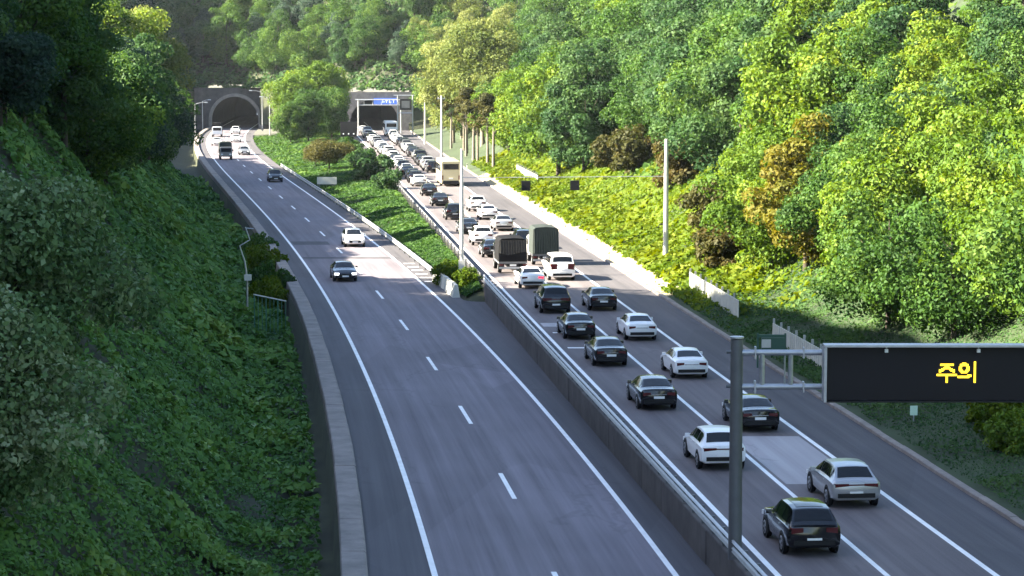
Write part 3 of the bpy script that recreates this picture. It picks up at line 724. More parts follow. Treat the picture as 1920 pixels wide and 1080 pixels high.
    M['bumper'] = MB().box((0, -.008, zb0 + .06), (1.45, .05, .17)).mesh('bumper', M_dark)
    M['trim'] = MB().box((0, -.010, (z0 + z1) / 2 - .02), (.74, .02, .035)).mesh('trim', M_chrome)
    # front
    nz = P['st'][-1]; hw = nz[3]
    M['headlight'] = []
    yh, zh = L - .16, P['st'][-2][2] - .06
    for sgn in (-1, 1):
        mb = MB().box((sgn * (hw - .02), yh + .06, zh), (.36, .20, .15), -sgn * .5); M['headlight'].append(mb.mesh('headlight', M_head))
    M['grille'] = MB().box((0, L + .004, nz[1] + .14), (1.05, .03, .24)).mesh('grille', M_dark)
    M['front_plate'] = MB().box((0, L + .026, nz[1] + .10), (.52, .015, .12)).mesh('plate', M_plate)
    wm = P['st'][4][3] * 1.025; r = P['wr']
    def disc(r0, w, n=20, bev=.03):
        mb = MB(); V = []; F = []
        for x, rr in ((-w / 2, r0 - bev), (-w / 2 + bev, r0), (w / 2 - bev, r0), (w / 2, r0 - bev)):
            V += [(x, rr * math.cos(2 * math.pi * k / n), rr * math.sin(2 * math.pi * k / n)) for k in range(n)]
        for i in range(3): F += [(i * n + k, i * n + (k + 1) % n, (i + 1) * n + (k + 1) % n, (i + 1) * n + k) for k in range(n)]
        F += [tuple(range(n)), tuple(reversed(range(3 * n, 4 * n)))]
        return mb.add(V, F)
    M['wheel'] = disc(r, .23).mesh('wheel', M_tyre, True)
    rim = disc(r * .68, .245, 20, .01)
    M['rim'] = rim.mesh('rim', M_rim, True)
    hub = MB()
    for k in range(5):
        a = 2 * math.pi * k / 5 + .6
        for sx in (-1, 1): hub.box((sx * .124, .42 * r * math.cos(a), .42 * r * math.sin(a)), (.01, .09, .09))
    M['rim_gap'] = hub.mesh('rim_gap', M_dark)
    M['arch'] = disc(r + .06, .12, 22, .005).mesh('wheel_arch', M_dark)
    M['mirror'] = MB().box((0, 0, 0), (.2, .11, .15), 0, .85).mesh('mirror', PAINT['black'])
    M['handle'] = MB().box((0, 0, 0), (.03, .2, .03)).mesh('handle', M_chrome)
    M['wm'] = wm; _cache[kind] = M
    return M
def car(kind, colour, x, y, z, rz, label, group=None, rear=True, detail=2, roof=None, lit=False, brake=False):
    """local +Y is the car's nose; x,y is where the rear (rear=True) or the nose stands"""
    M = car_meshes(kind); P = CARS[kind]
    nm = {'sedan': 'sedan_car', 'suv': 'suv_car', 'crossover': 'crossover_car', 'van': 'van', 'minivan': 'minivan'}[kind]
    p = Vector((x, y, z))
    if not rear: p -= Matrix.Rotation(rz, 3, 'Z') @ Vector((0, P['L'], 0))
    t = thing(nm, label, 'van' if 'van' in kind else 'car', p, rz, group)
    def prt(name, me, m=None, par=None, loc=None, ):
        o = obj(name, me, par or t, loc)
        if m is not None: o.material_slots[0].link = 'OBJECT'; o.material_slots[0].material = m
        return o
    b = prt('body', M['body'], PAINT[colour])
    prt('rear_window', M['rear_window']); prt('windshield', M['windshield'])
    for me in M['side_window']: prt('side_window', me)
    if roof: prt('sunroof', roof_mesh(kind))
    for i, me in enumerate(M['taillight']): prt('taillight', me, M_redlit if brake and i == 1 else None)
    if 'light_bar' in M: prt('light_bar', M['light_bar'])
    prt('number_plate', M['plate']); prt('bumper', M['bumper'])
    if kind == 'sedan' and detail > 1: prt('trim', M['trim'])
    for me in M['headlight']: prt('headlight', me, M_headlit if lit else None)
    prt('grille', M['grille']); prt('front_plate', M['front_plate'])
    for yy in P['ax']:
        for sg in (-1, 1):
            prt('wheel_arch', M['arch'], None, None, (sg * (M['wm'] - .052), yy, P['wr'] + .01))
            w = prt('wheel', M['wheel'], None, None, (sg * (M['wm'] - .10), yy, P['wr'] + .003))
            if detail > 0:
                prt('rim', M['rim'], None, w)
                if detail > 1: prt('rim_gap', M['rim_gap'], None, w)
    ym, zm = P['fg'][1] - .45, P['st'][5][2] + .08
    for sg in (-1, 1):
        prt('mirror', M['mirror'], PAINT[colour], None, (sg * (M['wm'] + .07), ym, zm))
        if detail > 1:
            for s0, s1 in P['sw'][-2:]: prt('handle', M['handle'], PAINT[colour] if colour != 'black' else None, None, (sg * (M['wm'] - .012), s0 + .12, P['st'][4][2] - .10))
    return t
_rm = {}
def roof_mesh(kind):
    if kind not in _rm:
        P = CARS[kind]; st = np.array(P['st']); V = []; a, b = P['rg'][1] + .25, P['fg'][0] - .15
        for i in range(6):
            s = a + (b - a) * i / 5; zt, wt, zc = [float(np.interp(s, st[:, 0], st[:, k])) for k in (4, 5, 6)]
            for k in range(7):
                q = (-1 + k / 3) * .72; V.append((q * wt, s, zc + (zt - zc) * abs(q) ** 2.4 + .012))
        _rm[kind] = MB().add(V, [(i * 7 + k, i * 7 + k + 1, (i + 1) * 7 + k + 1, (i + 1) * 7 + k) for i in range(5) for k in range(6)]).mesh('sunroof', M_glass, True)
    return _rm[kind]

def wheel_on(t, x, y, r, w=.28, key='tw'):
    if key not in _cache:
        mb = MB(); n = 18; V = []; F = []
        for xx, rr in ((-w / 2, r - .04), (-w / 2 + .04, r), (w / 2 - .04, r), (w / 2, r - .04)):
            V += [(xx, rr * math.cos(2 * math.pi * k / n), rr * math.sin(2 * math.pi * k / n)) for k in range(n)]
        for i in range(3): F += [(i * n + k, i * n + (k + 1) % n, (i + 1) * n + (k + 1) % n, (i + 1) * n + k) for k in range(n)]
        F += [tuple(range(n)), tuple(reversed(range(3 * n, 4 * n)))]
        _cache[key] = mb.add(V, F).mesh('wheel', M_tyre, True)
        _cache[key + 'r'] = MB().tube([(-w / 2 - .012, 0, 0), (w / 2 + .012, 0, 0)], r * .58, 16).mesh('rim', M_rim)
    o = obj('wheel', _cache[key], t, (x, y, r + .003)); obj('rim', _cache[key + 'r'], o)
def rbox(L, Wd, z0, z1, r=.12, taper=.0, n=3):
    """rounded box, rear at y=0, with rounded vertical section"""
    sec = []
    hw = Wd / 2
    for cx, cz, a0 in ((hw - r, z1 - r, 0), (-hw + r, z1 - r, 90), (-hw + r * .4, z0 + r * .4, 180), (hw - r * .4, z0 + r * .4, 270)):
        rr = r if cz > (z0 + z1) / 2 else r * .4
        for k in range(n + 1):
            a = math.radians(a0 + 90 * k / n); sec.append((cx + rr * math.cos(a), cz + rr * math.sin(a)))
    zc = (z0 + z1) / 2; V = []; m = len(sec)
    for yy, k in ((0, .965), (.06, .99), (.14, 1), (L - .14, 1), (L - .06, .99), (L, .965)):
        V += [(a * k, yy, zc + (b - zc) * k) for a, b in sec]
    F = [(i * m + (k + 1) % m, i * m + k, (i + 1) * m + k, (i + 1) * m + (k + 1) % m) for i in range(5) for k in range(m)]
    F += [tuple(range(m)), tuple(reversed(range(5 * m, 6 * m)))]
    return MB().add(V, F)
def cargo_truck(x, y, rz, label, tarp, cab, flap=False, wide=2.1, top=2.75, Lb=4.0, front=False):
    p = Vector((x, y, 0 if not front else ZL))
    L = Lb + 1.9
    if front: p -= Matrix.Rotation(rz, 3, 'Z') @ Vector((0, L, 0))
    t = thing('cargo_truck', label, 'truck', p, rz)
    # chassis, bed, covered cargo, cab
    MB().box((0, L / 2 - .1, .62), (.9, L - .5, .2)).build('chassis', M_dark, t)
    MB().box((0, Lb / 2, .86), (wide, Lb, .14)).build('bed', PAINT['grey'], t)
    c = MB(); N = 17; V = []; F = []
    for i in range(N):
        yy = .04 + (Lb - .08) * i / (N - 1); bow = .05 * abs(math.sin(i * math.pi / 4))
        prof = [(-wide / 2 + .01, .93), (-wide / 2 + .02 - bow * .4, 1.7), (-wide / 2 + .06, top - .18 - bow), (-wide / 2 + .25, top - .03 - bow), (0, top + .03 - bow), (wide / 2 - .25, top - .03 - bow), (wide / 2 - .06, top - .18 - bow), (wide / 2 - .02 + bow * .4, 1.7), (wide / 2 - .01, .93)]
        V += [(a, yy, b) for a, b in prof]
    n = 9; F = [(i * n + k + 1, i * n + k, (i + 1) * n + k, (i + 1) * n + k + 1) for i in range(N - 1) for k in range(n - 1)] + [tuple(range(n)), tuple(reversed(range((N - 1) * n, N * n)))]
    cov = c.add(V, F).build('cargo_cover', tarp, t)
    # rear curtain folds
    f = MB(); K = 22; V = []; 
    for k in range(K):
        xx = -wide / 2 + .05 + (wide - .1) * k / (K - 1); d = -.02 - .05 * (k % 2)
        V += [(xx, d, .98 if not flap else 1.45 + .45 * abs(k / (K - 1) - .35)), (xx, d * .8, 1.9), (xx, d * .4, top - .14)]
    f.add(V, [(k * 3 + j, (k + 1) * 3 + j, (k + 1) * 3 + j + 1, k * 3 + j + 1) for k in range(K - 1) for j in range(2)]).build('rear_curtain', M_tarp_t if flap else tarp, t)
    if flap: MB().box((0, -.02, 1.2), (wide - .1, .05, .5)).build('tailgate', M_tarp_d, t)
    MB().box((0, -.02, .45), (wide - .1, .08, .14)).build('bumper', M_steel, t)
    for s in (-1, 1):
        MB().box((s * (wide / 2 - .2), -.05, .68), (.32, .06, .13)).build('taillight', M_red, t)
        MB().box((s * (wide / 2 - .3), .55, .55), (.4, .02, .5)).build('mudguard', M_dark, t)
    MB().box((0, -.05, .66), (.5, .03, .14)).build('number_plate', M_plate, t)
    b = rbox(1.75, wide - .12, .55, 2.15, .22); b.build('cab', PAINT[cab], t, (0, Lb + .15, 0), smooth=True)
    MB().box((0, L + .005, 1.65), (wide - .5, .02, .62)).build('windshield', M_glass, t)
    for s in (-1, 1):
        MB().box((s * (wide / 2 - .055), Lb + 1.1, 1.62), (.02, .85, .5)).build('side_window', M_glass, t)
        MB().box((s * (wide / 2 + .05), Lb + 1.6, 1.6), (.16, .08, .32)).build('mirror', M_dark, t)
        MB().box((s * (wide / 2 - .4), L + .005, .95), (.32, .03, .18)).build('headlight', M_head, t)
        for yy in (1.0, Lb + .95): wheel_on(t, s * (wide / 2 - .17), yy, .38)
    return t
def bus(x, y, rz, label, colour, L=10.5, Hh=3.25, name='bus'):
    t = thing(name, label, 'bus', (x, y, 0), rz)
    rbox(L, 2.45, .35, Hh, .22).build('body', PAINT[colour], t, smooth=True)
    MB().box((0, -.012, Hh - .72), (1.95, .03, .72)).build('rear_window', M_glass, t)
    MB().box((0, -.012, .62), (2.0, .03, .28)).build('engine_grille', M_dark, t)
    MB().box((0, -.014, 1.05), (.55, .03, .18)).build('number_plate', M_plate, t)
    MB().box((0, -.04, .45), (2.3, .1, .2)).build('bumper', M_dark, t)
    for s in (-1, 1):
        MB().box((s * 1.05, -.02, 1.15), (.18, .04, .55)).build('taillight', M_red, t)
        for k in range(6): MB().box((s * 1.232, .9 + 1.55 * k + .7, Hh - .95), (.02, 1.42, .85)).build('side_window', M_glass, t)
        MB().box((s * 1.4, L - .2, Hh - .9), (.2, .12, .5)).build('mirror', M_dark, t)
        for yy in (2.6, L - 2.2): wheel_on(t, s * 1.08, yy, .48, .3, 'bw')
    MB().box((0, L + .005, Hh - 1.25), (2.1, .03, 1.4)).build('windshield', M_glass, t)
    return t

LA = lambda y: RL(y) + 1.85      # jammed road, inner lane centre
LB_ = lambda y: RR(y) - 1.85     # jammed road, outer lane centre
def on_lane(py, lane, dx=0.0):
    D = at_plane(960, py, 0).y
    return float(lane(D)) + dx, D, heading(lane, D + 2)
J = 'vehicles standing in the jam'
near = [ # kind, colour, lane, bottom row, dx, label, opts
 ('suv', 'black', LA, 1046, .0, 'black car with pale glass roof panel, last in the inner lane of the jam', dict(roof=True)),
 ('crossover', 'white', LA, 884, .05, 'white crossover behind the grey gantry post in the inner jam lane', {}),
 ('sedan', 'black', LA, 771, .05, 'black sedan directly ahead of the white crossover in the inner lane', {}),
 ('sedan', 'charcoal', LA, 689, .0, 'dark charcoal sedan between two black sedans in the inner lane', {}),
 ('sedan', 'black', LA, 638, -.1, 'black sedan with a bright rear window behind the black minivan', {}),
 ('minivan', 'black', LA, 589, .1, 'tall black minivan just behind the white car with the lit brake lamp', {}),
 ('sedan', 'white', LA, 542, .35, 'white sedan with a lit red brake lamp behind the black covered truck', dict(brake=True)),
 ('crossover', 'silver', LB_, 955, .0, 'silver grey crossover with flat tail, last in the outer lane', {}),
 ('sedan', 'black', LB_, 812, .05, 'black sedan beside the gantry post in the outer jam lane', {}),
 ('sedan', 'white', LB_, 712, .0, 'white sedan with thin dark tail strip ahead of the black sedan in the outer lane', {}),
 ('sedan', 'white', LB_, 640, -.05, 'white sedan behind the low black sedan near the sunlight edge', {}),
 ('sedan', 'black', LB_, 584, -.1, 'black sedan at the edge of the sunlight behind the white van', {}),
 ('van', 'white', LB_, 527, -.35, 'tall white van behind the green tarpaulin truck', {}),
 ('suv', 'black', LB_, 468, -.2, 'black suv just ahead of the green tarpaulin truck', {}),
 ('sedan', 'silver', LB_, 434, -.1, 'silver sedan with dark rear window two ahead of the tarpaulin truck', {}),
 ('sedan', 'white', LB_, 413, -.2, 'white sedan between the silver sedan and the white suv in the sun', {}),
 ('suv', 'white', LB_, 397, -.3, 'white suv in the sun behind the champagne bus', {}),
 ('sedan', 'black', LA, 484, -.1, 'black sedan directly ahead of the black covered truck', {}),
 ('suv', 'white', LA, 461, .1, 'white suv two vehicles ahead of the black covered truck', {}),
 ('sedan', 'charcoal', LA, 440, -.1, 'charcoal sedan by the pale signal pole in the inner lane', {}),
 ('suv', 'black', LA, 413, .0, 'black suv in the inner lane level with the white suv', {}),
 ('sedan', 'charcoal', LA, 387, .0, 'charcoal sedan in the inner lane just behind the black one near the bus', {}),
 ('sedan', 'black', LA, 368, .0, 'black sedan in the inner lane beside the tail of the champagne bus', {}),
 ('sedan', 'white', LA, 350, .0, 'white sedan in the inner lane beside the champagne bus', {}),
 ('suv', 'black', LB_, 324, .1, 'black suv ahead of the champagne bus', {}),
]
for kind, colr, lane, py, dx, lab, o in near:
    x, D, rz = on_lane(py, lane, dx)
    car(kind, colr, x, D, .008, rz, lab, J, True, 2 if D < 170 else 1, **o)
x, D, rz = on_lane(513, LA, .1); cargo_truck(x, D, rz, 'truck with black covered cargo bed and torn rear flap in the inner lane', M_tarp_d, 'charcoal', True, 2.25, 2.75, 3.6)
x, D, rz = on_lane(498, LB_, -.15); cargo_truck(x, D, rz, 'truck with green grey tarpaulin curtain ahead of the white van', M_tarp, 'white', False, 2.15, 3.1, 3.4)
x, D, rz = on_lane(350, LB_, .1); bus(x, D, rz, 'champagne coach with dark rear window in the outer lane of the jam', 'gold')
# the far queue up to the tunnel mouth
r2 = random.Random(11)
kinds = ['sedan', 'sedan', 'suv', 'crossover', 'sedan', 'suv', 'minivan']; cols = ['white', 'white', 'black', 'charcoal', 'silver', 'white', 'grey', 'black']
for lane, y0, nm in ((LA, 312.0, 'inner'), (LB_, 343.0, 'outer')):
    D = y0
    while D < 503:
        k = r2.choice(kinds); c = r2.choice(cols)
        if lane is LB_ and D > 474 and not bpy.data.objects.get('bus.001'):
            bus(float(lane(D)), D, heading(lane, D + 2), 'white bus about to enter the jammed tunnel', 'white', 9.0, 3.0); D += 13; continue
        car(k, c, float(lane(D)) + r2.uniform(-.2, .2), D, .008, heading(lane, D + 2), 'small %s %s in the far part of the jam, %s lane' % (c, k, nm), 'far vehicles in the jam', True, 0)
        D += CARS[k]['L'] + r2.uniform(1.7, 3.4)
# oncoming traffic (noses towards the camera)
OA = lambda y: LC(y) - 1.95; OB = lambda y: LC(y) + 1.95
def oncoming(kind, colr, lane, py, lab, dx=0, **o):
    D = at_plane(960, py, ZL).y; x = float(lane(D)) + dx
    return car(kind, colr, x, D, ZL + .008, heading(lane, D + 2) + math.pi, lab, 'oncoming cars', False, 2 if D < 250 else 0, **o)
oncoming('sedan', 'charcoal', OA, 529, 'dark oncoming sedan with headlamps on in the outer lane', 0.1, lit=True)
oncoming('crossover', 'white', OB, 464, 'white oncoming car in the inner lane behind the dark sedan', -.2)
oncoming('suv', 'charcoal', OB, 342, 'dark oncoming suv in the inner lane on the shaded bend', -.2)
oncoming('sedan', 'grey', OB, 291, 'grey oncoming sedan in the inner lane where the sun crosses the road', 0)
oncoming('sedan', 'white', OB, 267, 'white oncoming sedan in the inner lane before the arched tunnel', 0)
oncoming('suv', 'white', OB, 252, 'white oncoming suv leaving the arched tunnel', -.3)
oncoming('sedan', 'white', OA, 273, 'white oncoming sedan between two trucks before the arched tunnel', 0)
for py, tp, cb, lab in ((300, M_tarp, 'grey', 'oncoming truck with grey green cover in the outer lane on the bend'), (257, M_tarp_d, 'white', 'oncoming truck with a white cab leaving the arched tunnel')):
    D = at_plane(960, py, ZL).y; cargo_truck(float(OA(D)), D, heading(OA, D + 2) + math.pi, lab, tp, cb, False, 2.15, 2.9, 3.6, True)

# ------------------------------------------------------------------ foliage
def leaf_arrays(C, N, size, r, wob=.7, aspect=.62, fold=.18):
    """C (n,3) centres, N (n,3) outward directions, size (n,)"""
    n = len(C)
    N = N + r.normal(0, wob, (n, 3)); N /= np.linalg.norm(N, axis=1, keepdims=True) + 1e-9
    A = r.normal(0, 1, (n, 3)); A[:, 2] -= .5; A -= N * (A * N).sum(1, keepdims=True); A /= np.linalg.norm(A, axis=1, keepdims=True) + 1e-9
    B = np.cross(N, A); s = size[:, None]
    V = np.stack([C - A * s * .5, C + B * s * aspect * .5 + N * s * fold, C + A * s * .5, C - B * s * aspect * .5 + N * s * fold], 1).reshape(-1, 3)
    F = np.arange(n * 4).reshape(n, 4)
    return V, F
def crown_cloud(r, h0, h1, rad, nclump, nleaf, leaf, shape='round', flat=1.0):
    """clumps of leaves through an uneven crown volume; returns V, F, tint"""
    hc, hh = (h0 + h1) / 2, (h1 - h0) / 2
    cents = []; sizes = []
    while len(cents) < nclump:
        p = r.uniform(-1, 1, 3); q = np.linalg.norm(p)
        if q > 1 or q < .35: continue
        if shape == 'cone' and math.hypot(p[0], p[1]) > .15 + .55 * (1 - p[2]): continue
        k = 1 + .22 * math.sin(3 * math.atan2(p[1], p[0]) + rad * 7) + r.normal(0, .08)
        cents.append((p[0] * rad * k, p[1] * rad * k, hc + p[2] * hh * (1 + r.normal(0, .06)))); sizes.append(rad * r.uniform(.20, .40))
    C = []; N = []; T = []; Z = []
    for c, sz in zip(cents, sizes):
        m = int(nleaf * r.uniform(.6, 1.4) * (sz / (rad * .3)) ** 1.3)
        d = r.normal(0, 1, (m, 3)); d[:, 2] = d[:, 2] * .8 + .25; d /= np.linalg.norm(d, axis=1, keepdims=True)
        rr = sz * r.uniform(.55, 1.12, (m, 1)) ** .6
        C.append(np.array(c) + d * rr * np.array([1.12, 1.12, .78 * flat])); N.append(d + np.array([0, 0, .35]))
        ct = r.normal(.5, .17); T.append(np.clip(ct + r.normal(0, .13, m), 0, 1)); Z.append(leaf * r.uniform(.65, 1.35, m))
    C = np.concatenate(C); N = np.concatenate(N); T = np.concatenate(T); Z = np.concatenate(Z)
    V, F = leaf_arrays(C, N, Z, r)
    return V, F, np.repeat(T, 4), cents
def make_crown(seed, h0, h1, rad, nclump, nleaf, leaf, shape='round', m='mid', flat=1.0):
    r = np.random.default_rng(seed)
    V, F, T, cents = crown_cloud(r, h0, h1, rad, nclump, nleaf, leaf, shape, flat)
    return mesh_np('crown', V, F, [LEAF[m]], tint=T), cents
def make_trunk(seed, h, rad, cents, m=None, r0=None):
    r = random.Random(seed); mb = MB(); r0 = r0 or .016 * h + .06
    sx, sy = r.uniform(-.3, .3), r.uniform(-.3, .3)
    top = h * .8
    P = lambda k: (sx * k * k, sy * k * k, top * k)
    mb.tube([(0, 0, -.6)] + [P(k) for k in (.05, .3, .6, 1.0)], [r0 * 1.25, r0, r0 * .8, r0 * .55, r0 * .2], 7)
    for c in r.sample(list(cents), min(11, len(cents))):
        k = min(.85, max(.22, (c[2] / top) * .72)); a = Vector(P(k)); b = Vector(c); mid = a.lerp(b, .5) + Vector((0, 0, -.08 * (b - a).length))
        mb.tube([a, mid, b], [r0 * .42 * (1.1 - k), r0 * .3 * (1.1 - k), .02], 5)
    return mb.mesh('trunk', m or M_bark, True, 60)
TREES = {}
def tree_kind(key, seed, h0, h1, rad, nclump, nleaf, leaf, shape='round', m='mid', bark=None):
    cm, cents = make_crown(seed, h0, h1, rad, nclump, nleaf, leaf, shape, m); TREES[key] = (cm, make_trunk(seed, h1, rad, cents, bark), h1, rad)
v = 0
for m in ('mid', 'lime', 'deep', 'pale', 'pine', 'rust', 'amber', 'olive'):
    for q in range(3 if m in ('mid', 'lime', 'deep') else 2):
        v += 1; hh = 9.5 + 1.3 * (v % 3)
        tree_kind((m, q), 100 + v, .7 if m not in ('pine',) else 1.6, hh, 3.5 + .35 * (v % 4), 52, 250, .31, 'cone' if m == 'pine' else 'round', m, M_bark_pale if m == 'pale' else None)
NT = {}
def tree(key, x, y, z, sc=1.0, rz=0.0, label='', group=None, name='broadleaf_tree', cat='tree', lean=0.0, leafm=None, sz=None):
    cm, tm, h, rad = TREES[key]
    t = thing(name, label, cat, (x, y, z - .15), rz, group); t.scale = (sc, sc, sz or sc)
    o = obj('crown', cm, t); obj('trunk', tm, t)
    if leafm: o.material_slots[0].link = 'OBJECT'; o.material_slots[0].material = LEAF[leafm]
    return t

# candidates over the three hillsides; colour of the tree by where it grows
rt = random.Random(5)
cand = []
def add_cand(x, y, side):
    z = ground(x, y); u, vv, zc = proj((x, y, z + 6))
    if side == 'L' and y > 170 and u + 7.0 * FPX / zc > 390: return
    if u < -160 or u > 2080 or vv < -140 or vv > 1180: return
    cand.append((x, y, z, side, u, vv, zc))
y = 84
while y < 560:                                   # right hillside
    st = 5.4 if y < 230 else 6.6; d = 8.5 if y < 175 else (13.0 if y < 262 else 7.5)
    while d < 150:
        yy = y + rt.uniform(-2.2, 2.2); dd = d + rt.uniform(-2.0, 2.0); x = float(RK(yy)) + .35 + dd
        if yy < 618: add_cand(x, yy, 'R')
        d += st * (1 + d / 220)
    y += st
y = 86
while y < 600:                                   # left hillside
    st = 6.0; d = float(np.interp(y, [86, 150, 200, 300], [24, 19, 12, 11]))
    while d < 60:
        yy = y + rt.uniform(-2, 2); dd = d + rt.uniform(-1.6, 1.6); x = float(LK(yy)) - KOL - dd
        add_cand(x, yy, 'L'); d += st
    y += st
far = []
for tt in np.arange(9, 150, 7.0):                # hill over the tunnels
    x = -150
    while x < 110:
        xx = x + rt.uniform(-2.5, 2.5); t_ = tt + rt.uniform(-2.5, 2.5); yy = yfront(xx) + t_
        z = ground(xx, yy); u, vv, zc = proj((xx, yy, z + 6))
        if -60 < u < 1500 and -120 < vv < 400 and abs(h_far(xx, t_) - z) < 1.0: cand.append((xx, yy, z, 'F', u, vv, zc))
        x += 7.0
# keep those that the picture can show: hidden ones (wholly behind nearer crowns on a coarse grid) go
cand.sort(key=lambda c: c[6])
GRID = np.zeros((70, 120), np.int8); keep = []
for c in cand:
    x, y, z, side, u, vv, zc = c; s = FPX / zc; ru, rv = 3.4 * s, 4.6 * s
    gx0, gx1 = int(max(0, (u - ru) / 16)), int(min(119, (u + ru) / 16)); gy0, gy1 = int(max(0, (vv - rv) / 16)), int(min(69, (vv + rv) / 16))
    if gx1 < gx0 or gy1 < gy0: continue
    a = GRID[gy0:gy1 + 1, gx0:gx1 + 1]
    if a.size and (a < 2).mean() < .06: continue
    a += (a < 100).astype(np.int8); keep.append(c)
print('tree candidates', len(cand), 'kept', len(keep), {k: sum(1 for c in keep if c[3] == k) for k in 'LRF'})
keep.sort(key=lambda c: c[6])
def pick(c):
    x, y, z, side, u, vv, zc = c; q = rt.random(); n1 = mnoise.noise(Vector((x / 26, y / 26, 1.3)))
    if side == 'L': return 'deep' if q < .55 else ('mid' if q < .9 else 'pine')
    if side == 'F': return ('pine' if q < .4 else 'deep' if q < .65 else 'mid') if u < 780 else ('mid' if q < .6 else 'pale')
    if 1330 < u < 1480 and 380 < vv < 560: return 'rust' if q < .7 else 'olive'
    if 1410 < u < 1520 and 190 < vv < 380: return 'amber' if q < .6 else 'lime'
    if u > 1480 and n1 > .12: return 'lime' if q < .7 else 'mid'
    if u < 1000 and vv < 200: return 'pale' if q < .4 else 'mid'
    if vv < 230 and u > 1000 and q < .45: return 'deep'
    if n1 > .1: return 'lime' if q < .6 else 'mid'
    if n1 < -.2: return 'deep' if q < .6 else 'mid'
    return 'mid' if q < .6 else ('lime' if q < .8 else 'deep')
KIND = {'mid': 'mid green broadleaf tree', 'lime': 'yellow green broadleaf tree', 'deep': 'dark green broadleaf tree', 'pale': 'pale yellowish tree', 'rust': 'rusty brown tree', 'olive': 'dull olive tree', 'amber': 'amber yellow tree', 'pine': 'blue green conifer'}
def tree_label(side, m, x, y, sc):
    size = 'small ' if sc < .9 else ('large ' if sc > 1.08 else '')
    if side == 'R':
        d = x - float(RK(y)); lm = next(t for lim, t in ((118, 'behind the message sign'), (148, 'above the panel fence by the gantry'), (174, 'above the vine-hidden panel fence'), (212, 'beside the pale signal pole'), (300, 'above the tarpaulin truck'), (362, 'above the champagne bus'), (440, 'above the far queue'), (9999, 'near the jammed tunnel')) if y < lim)
        row = 'at the slope foot' if d < 15 else ('low on the slope' if d < 30 else ('halfway up the slope' if d < 55 else 'high on the slope'))
    elif side == 'L':
        d = float(LK(y)) - x; lm = next(t for lim, t in ((135, 'above the vine bank'), (200, 'level with the crooked pole'), (300, 'above the shaded bend'), (9999, 'before the arched tunnel')) if y < lim)
        row = 'low on the steep bank' if d < 20 else ('midway up the steep bank' if d < 32 else 'at the top of the steep bank')
    else:
        lm = 'over the arched tunnel' if x < -52 else ('between the tunnel mouths' if x < -36 else ('over the jammed tunnel' if x < -18 else 'beyond the jammed tunnel'))
        row = 'just' if y - yfront(x) < 22 else ('midway up the hill' if y - yfront(x) < 50 else 'high on the hill')
    return size + KIND[m] + ' ' + row + ' ' + lm
LIMIT = 285; farstuff = []
for i, c in enumerate(keep):
    x, y, z, side, u, vv, zc = c; m = pick(c); q = rt.randrange(3 if m in ('mid', 'lime', 'deep') else 2); sc = rt.uniform(.82, 1.22)
    if side == 'R' and zc < 165: sc *= .8
    if m == 'rust': sc *= .72
    if i < LIMIT: tree((m, q), x, y, z, sc, rt.uniform(0, 6.28), tree_label(side, m, x, y, sc), {'R': 'trees on the slope above the jam', 'L': 'trees on the steep bank', 'F': 'trees on the hill over the tunnels'}[side], 'conifer_tree' if m == 'pine' else 'broadleaf_tree')
    else: farstuff.append((x, y, z, m, sc))
if farstuff:
    by = {}
    for x, y, z, m, sc in farstuff: by.setdefault(m if m in ('mid', 'deep', 'pine', 'pale') else 'mid', []).append((x, y, z, sc))
    for m, lst in by.items():
        VV = []; FF = []; TT = []; o = 0
        protos = [crown_cloud(np.random.default_rng(900 + k), 1.5, 11, 3.9, 30, 42, .85, 'cone' if m == 'pine' else 'round') for k in range(3)]
        for j, (x, y, z, sc) in enumerate(lst):
            V, F, T, _ = protos[j % 3]; a = rt.uniform(0, 6.28); R = np.array([[math.cos(a), -math.sin(a), 0], [math.sin(a), math.cos(a), 0], [0, 0, 1]])
            VV.append((V * sc) @ R.T + np.array([x, y, z])); FF.append(F + o); o += len(V); TT.append(np.clip(T + rt.uniform(-.15, .15), 0, 1))
        w = obj('distant_wood', mesh_np('distant_wood', np.concatenate(VV), np.concatenate(FF), [LEAF[m]], tint=np.concatenate(TT)), None, kind='stuff')
        w['label'] = {'mid': 'mid green', 'deep': 'dark green', 'pine': 'blue green', 'pale': 'pale green'}[m] + ' part of the far-off wood on the hills behind the tunnels'; w['category'] = 'wood'

# particular trees of the photograph
def special(px, py, D, key, sc, label, name='broadleaf_tree', sz=None, z=None, leafm=None):
    x = base_at(px, D); zz = ground(x, D) if z is None else z
    return tree(key, x, D, zz, sc, rt.uniform(0, 6), label, None, name, 'tree', leafm=leafm, sz=sz)
tree_kind('near', 501, 1.6, 8.6, 3.6, 84, 260, .25, 'round', 'silverleaf')
tree_kind('big', 502, 1.0, 13.5, 6.2, 100, 300, .40, 'round', 'lime')
tree_kind('big2', 503, 1.0, 12.0, 5.2, 90, 300, .40, 'round', 'mid')
tree_kind('tall', 504, 3.0, 19.0, 5.6, 105, 300, .38, 'round', 'pale', M_bark_pale)
tree_kind('dome', 505, 1.7, 4.4, 3.0, 60, 170, .24, 'round', 'olive')
tree_kind('shrub', 506, .1, 2.6, 1.7, 30, 120, .26, 'round', 'mid')
tree_kind('slim', 507, 5.2, 9.5, 1.7, 26, 120, .30, 'round', 'olive', M_bark_pale)
TREES['thin'] = TREES['slim']
special(40, 600, 84, 'near', 1.0, 'near tree with silvery pale leaves reaching in over the left bank')
special(-25, 1000, 68, 'near', .8, 'low silvery leaved tree at the foot of the left bank, mostly cut off')
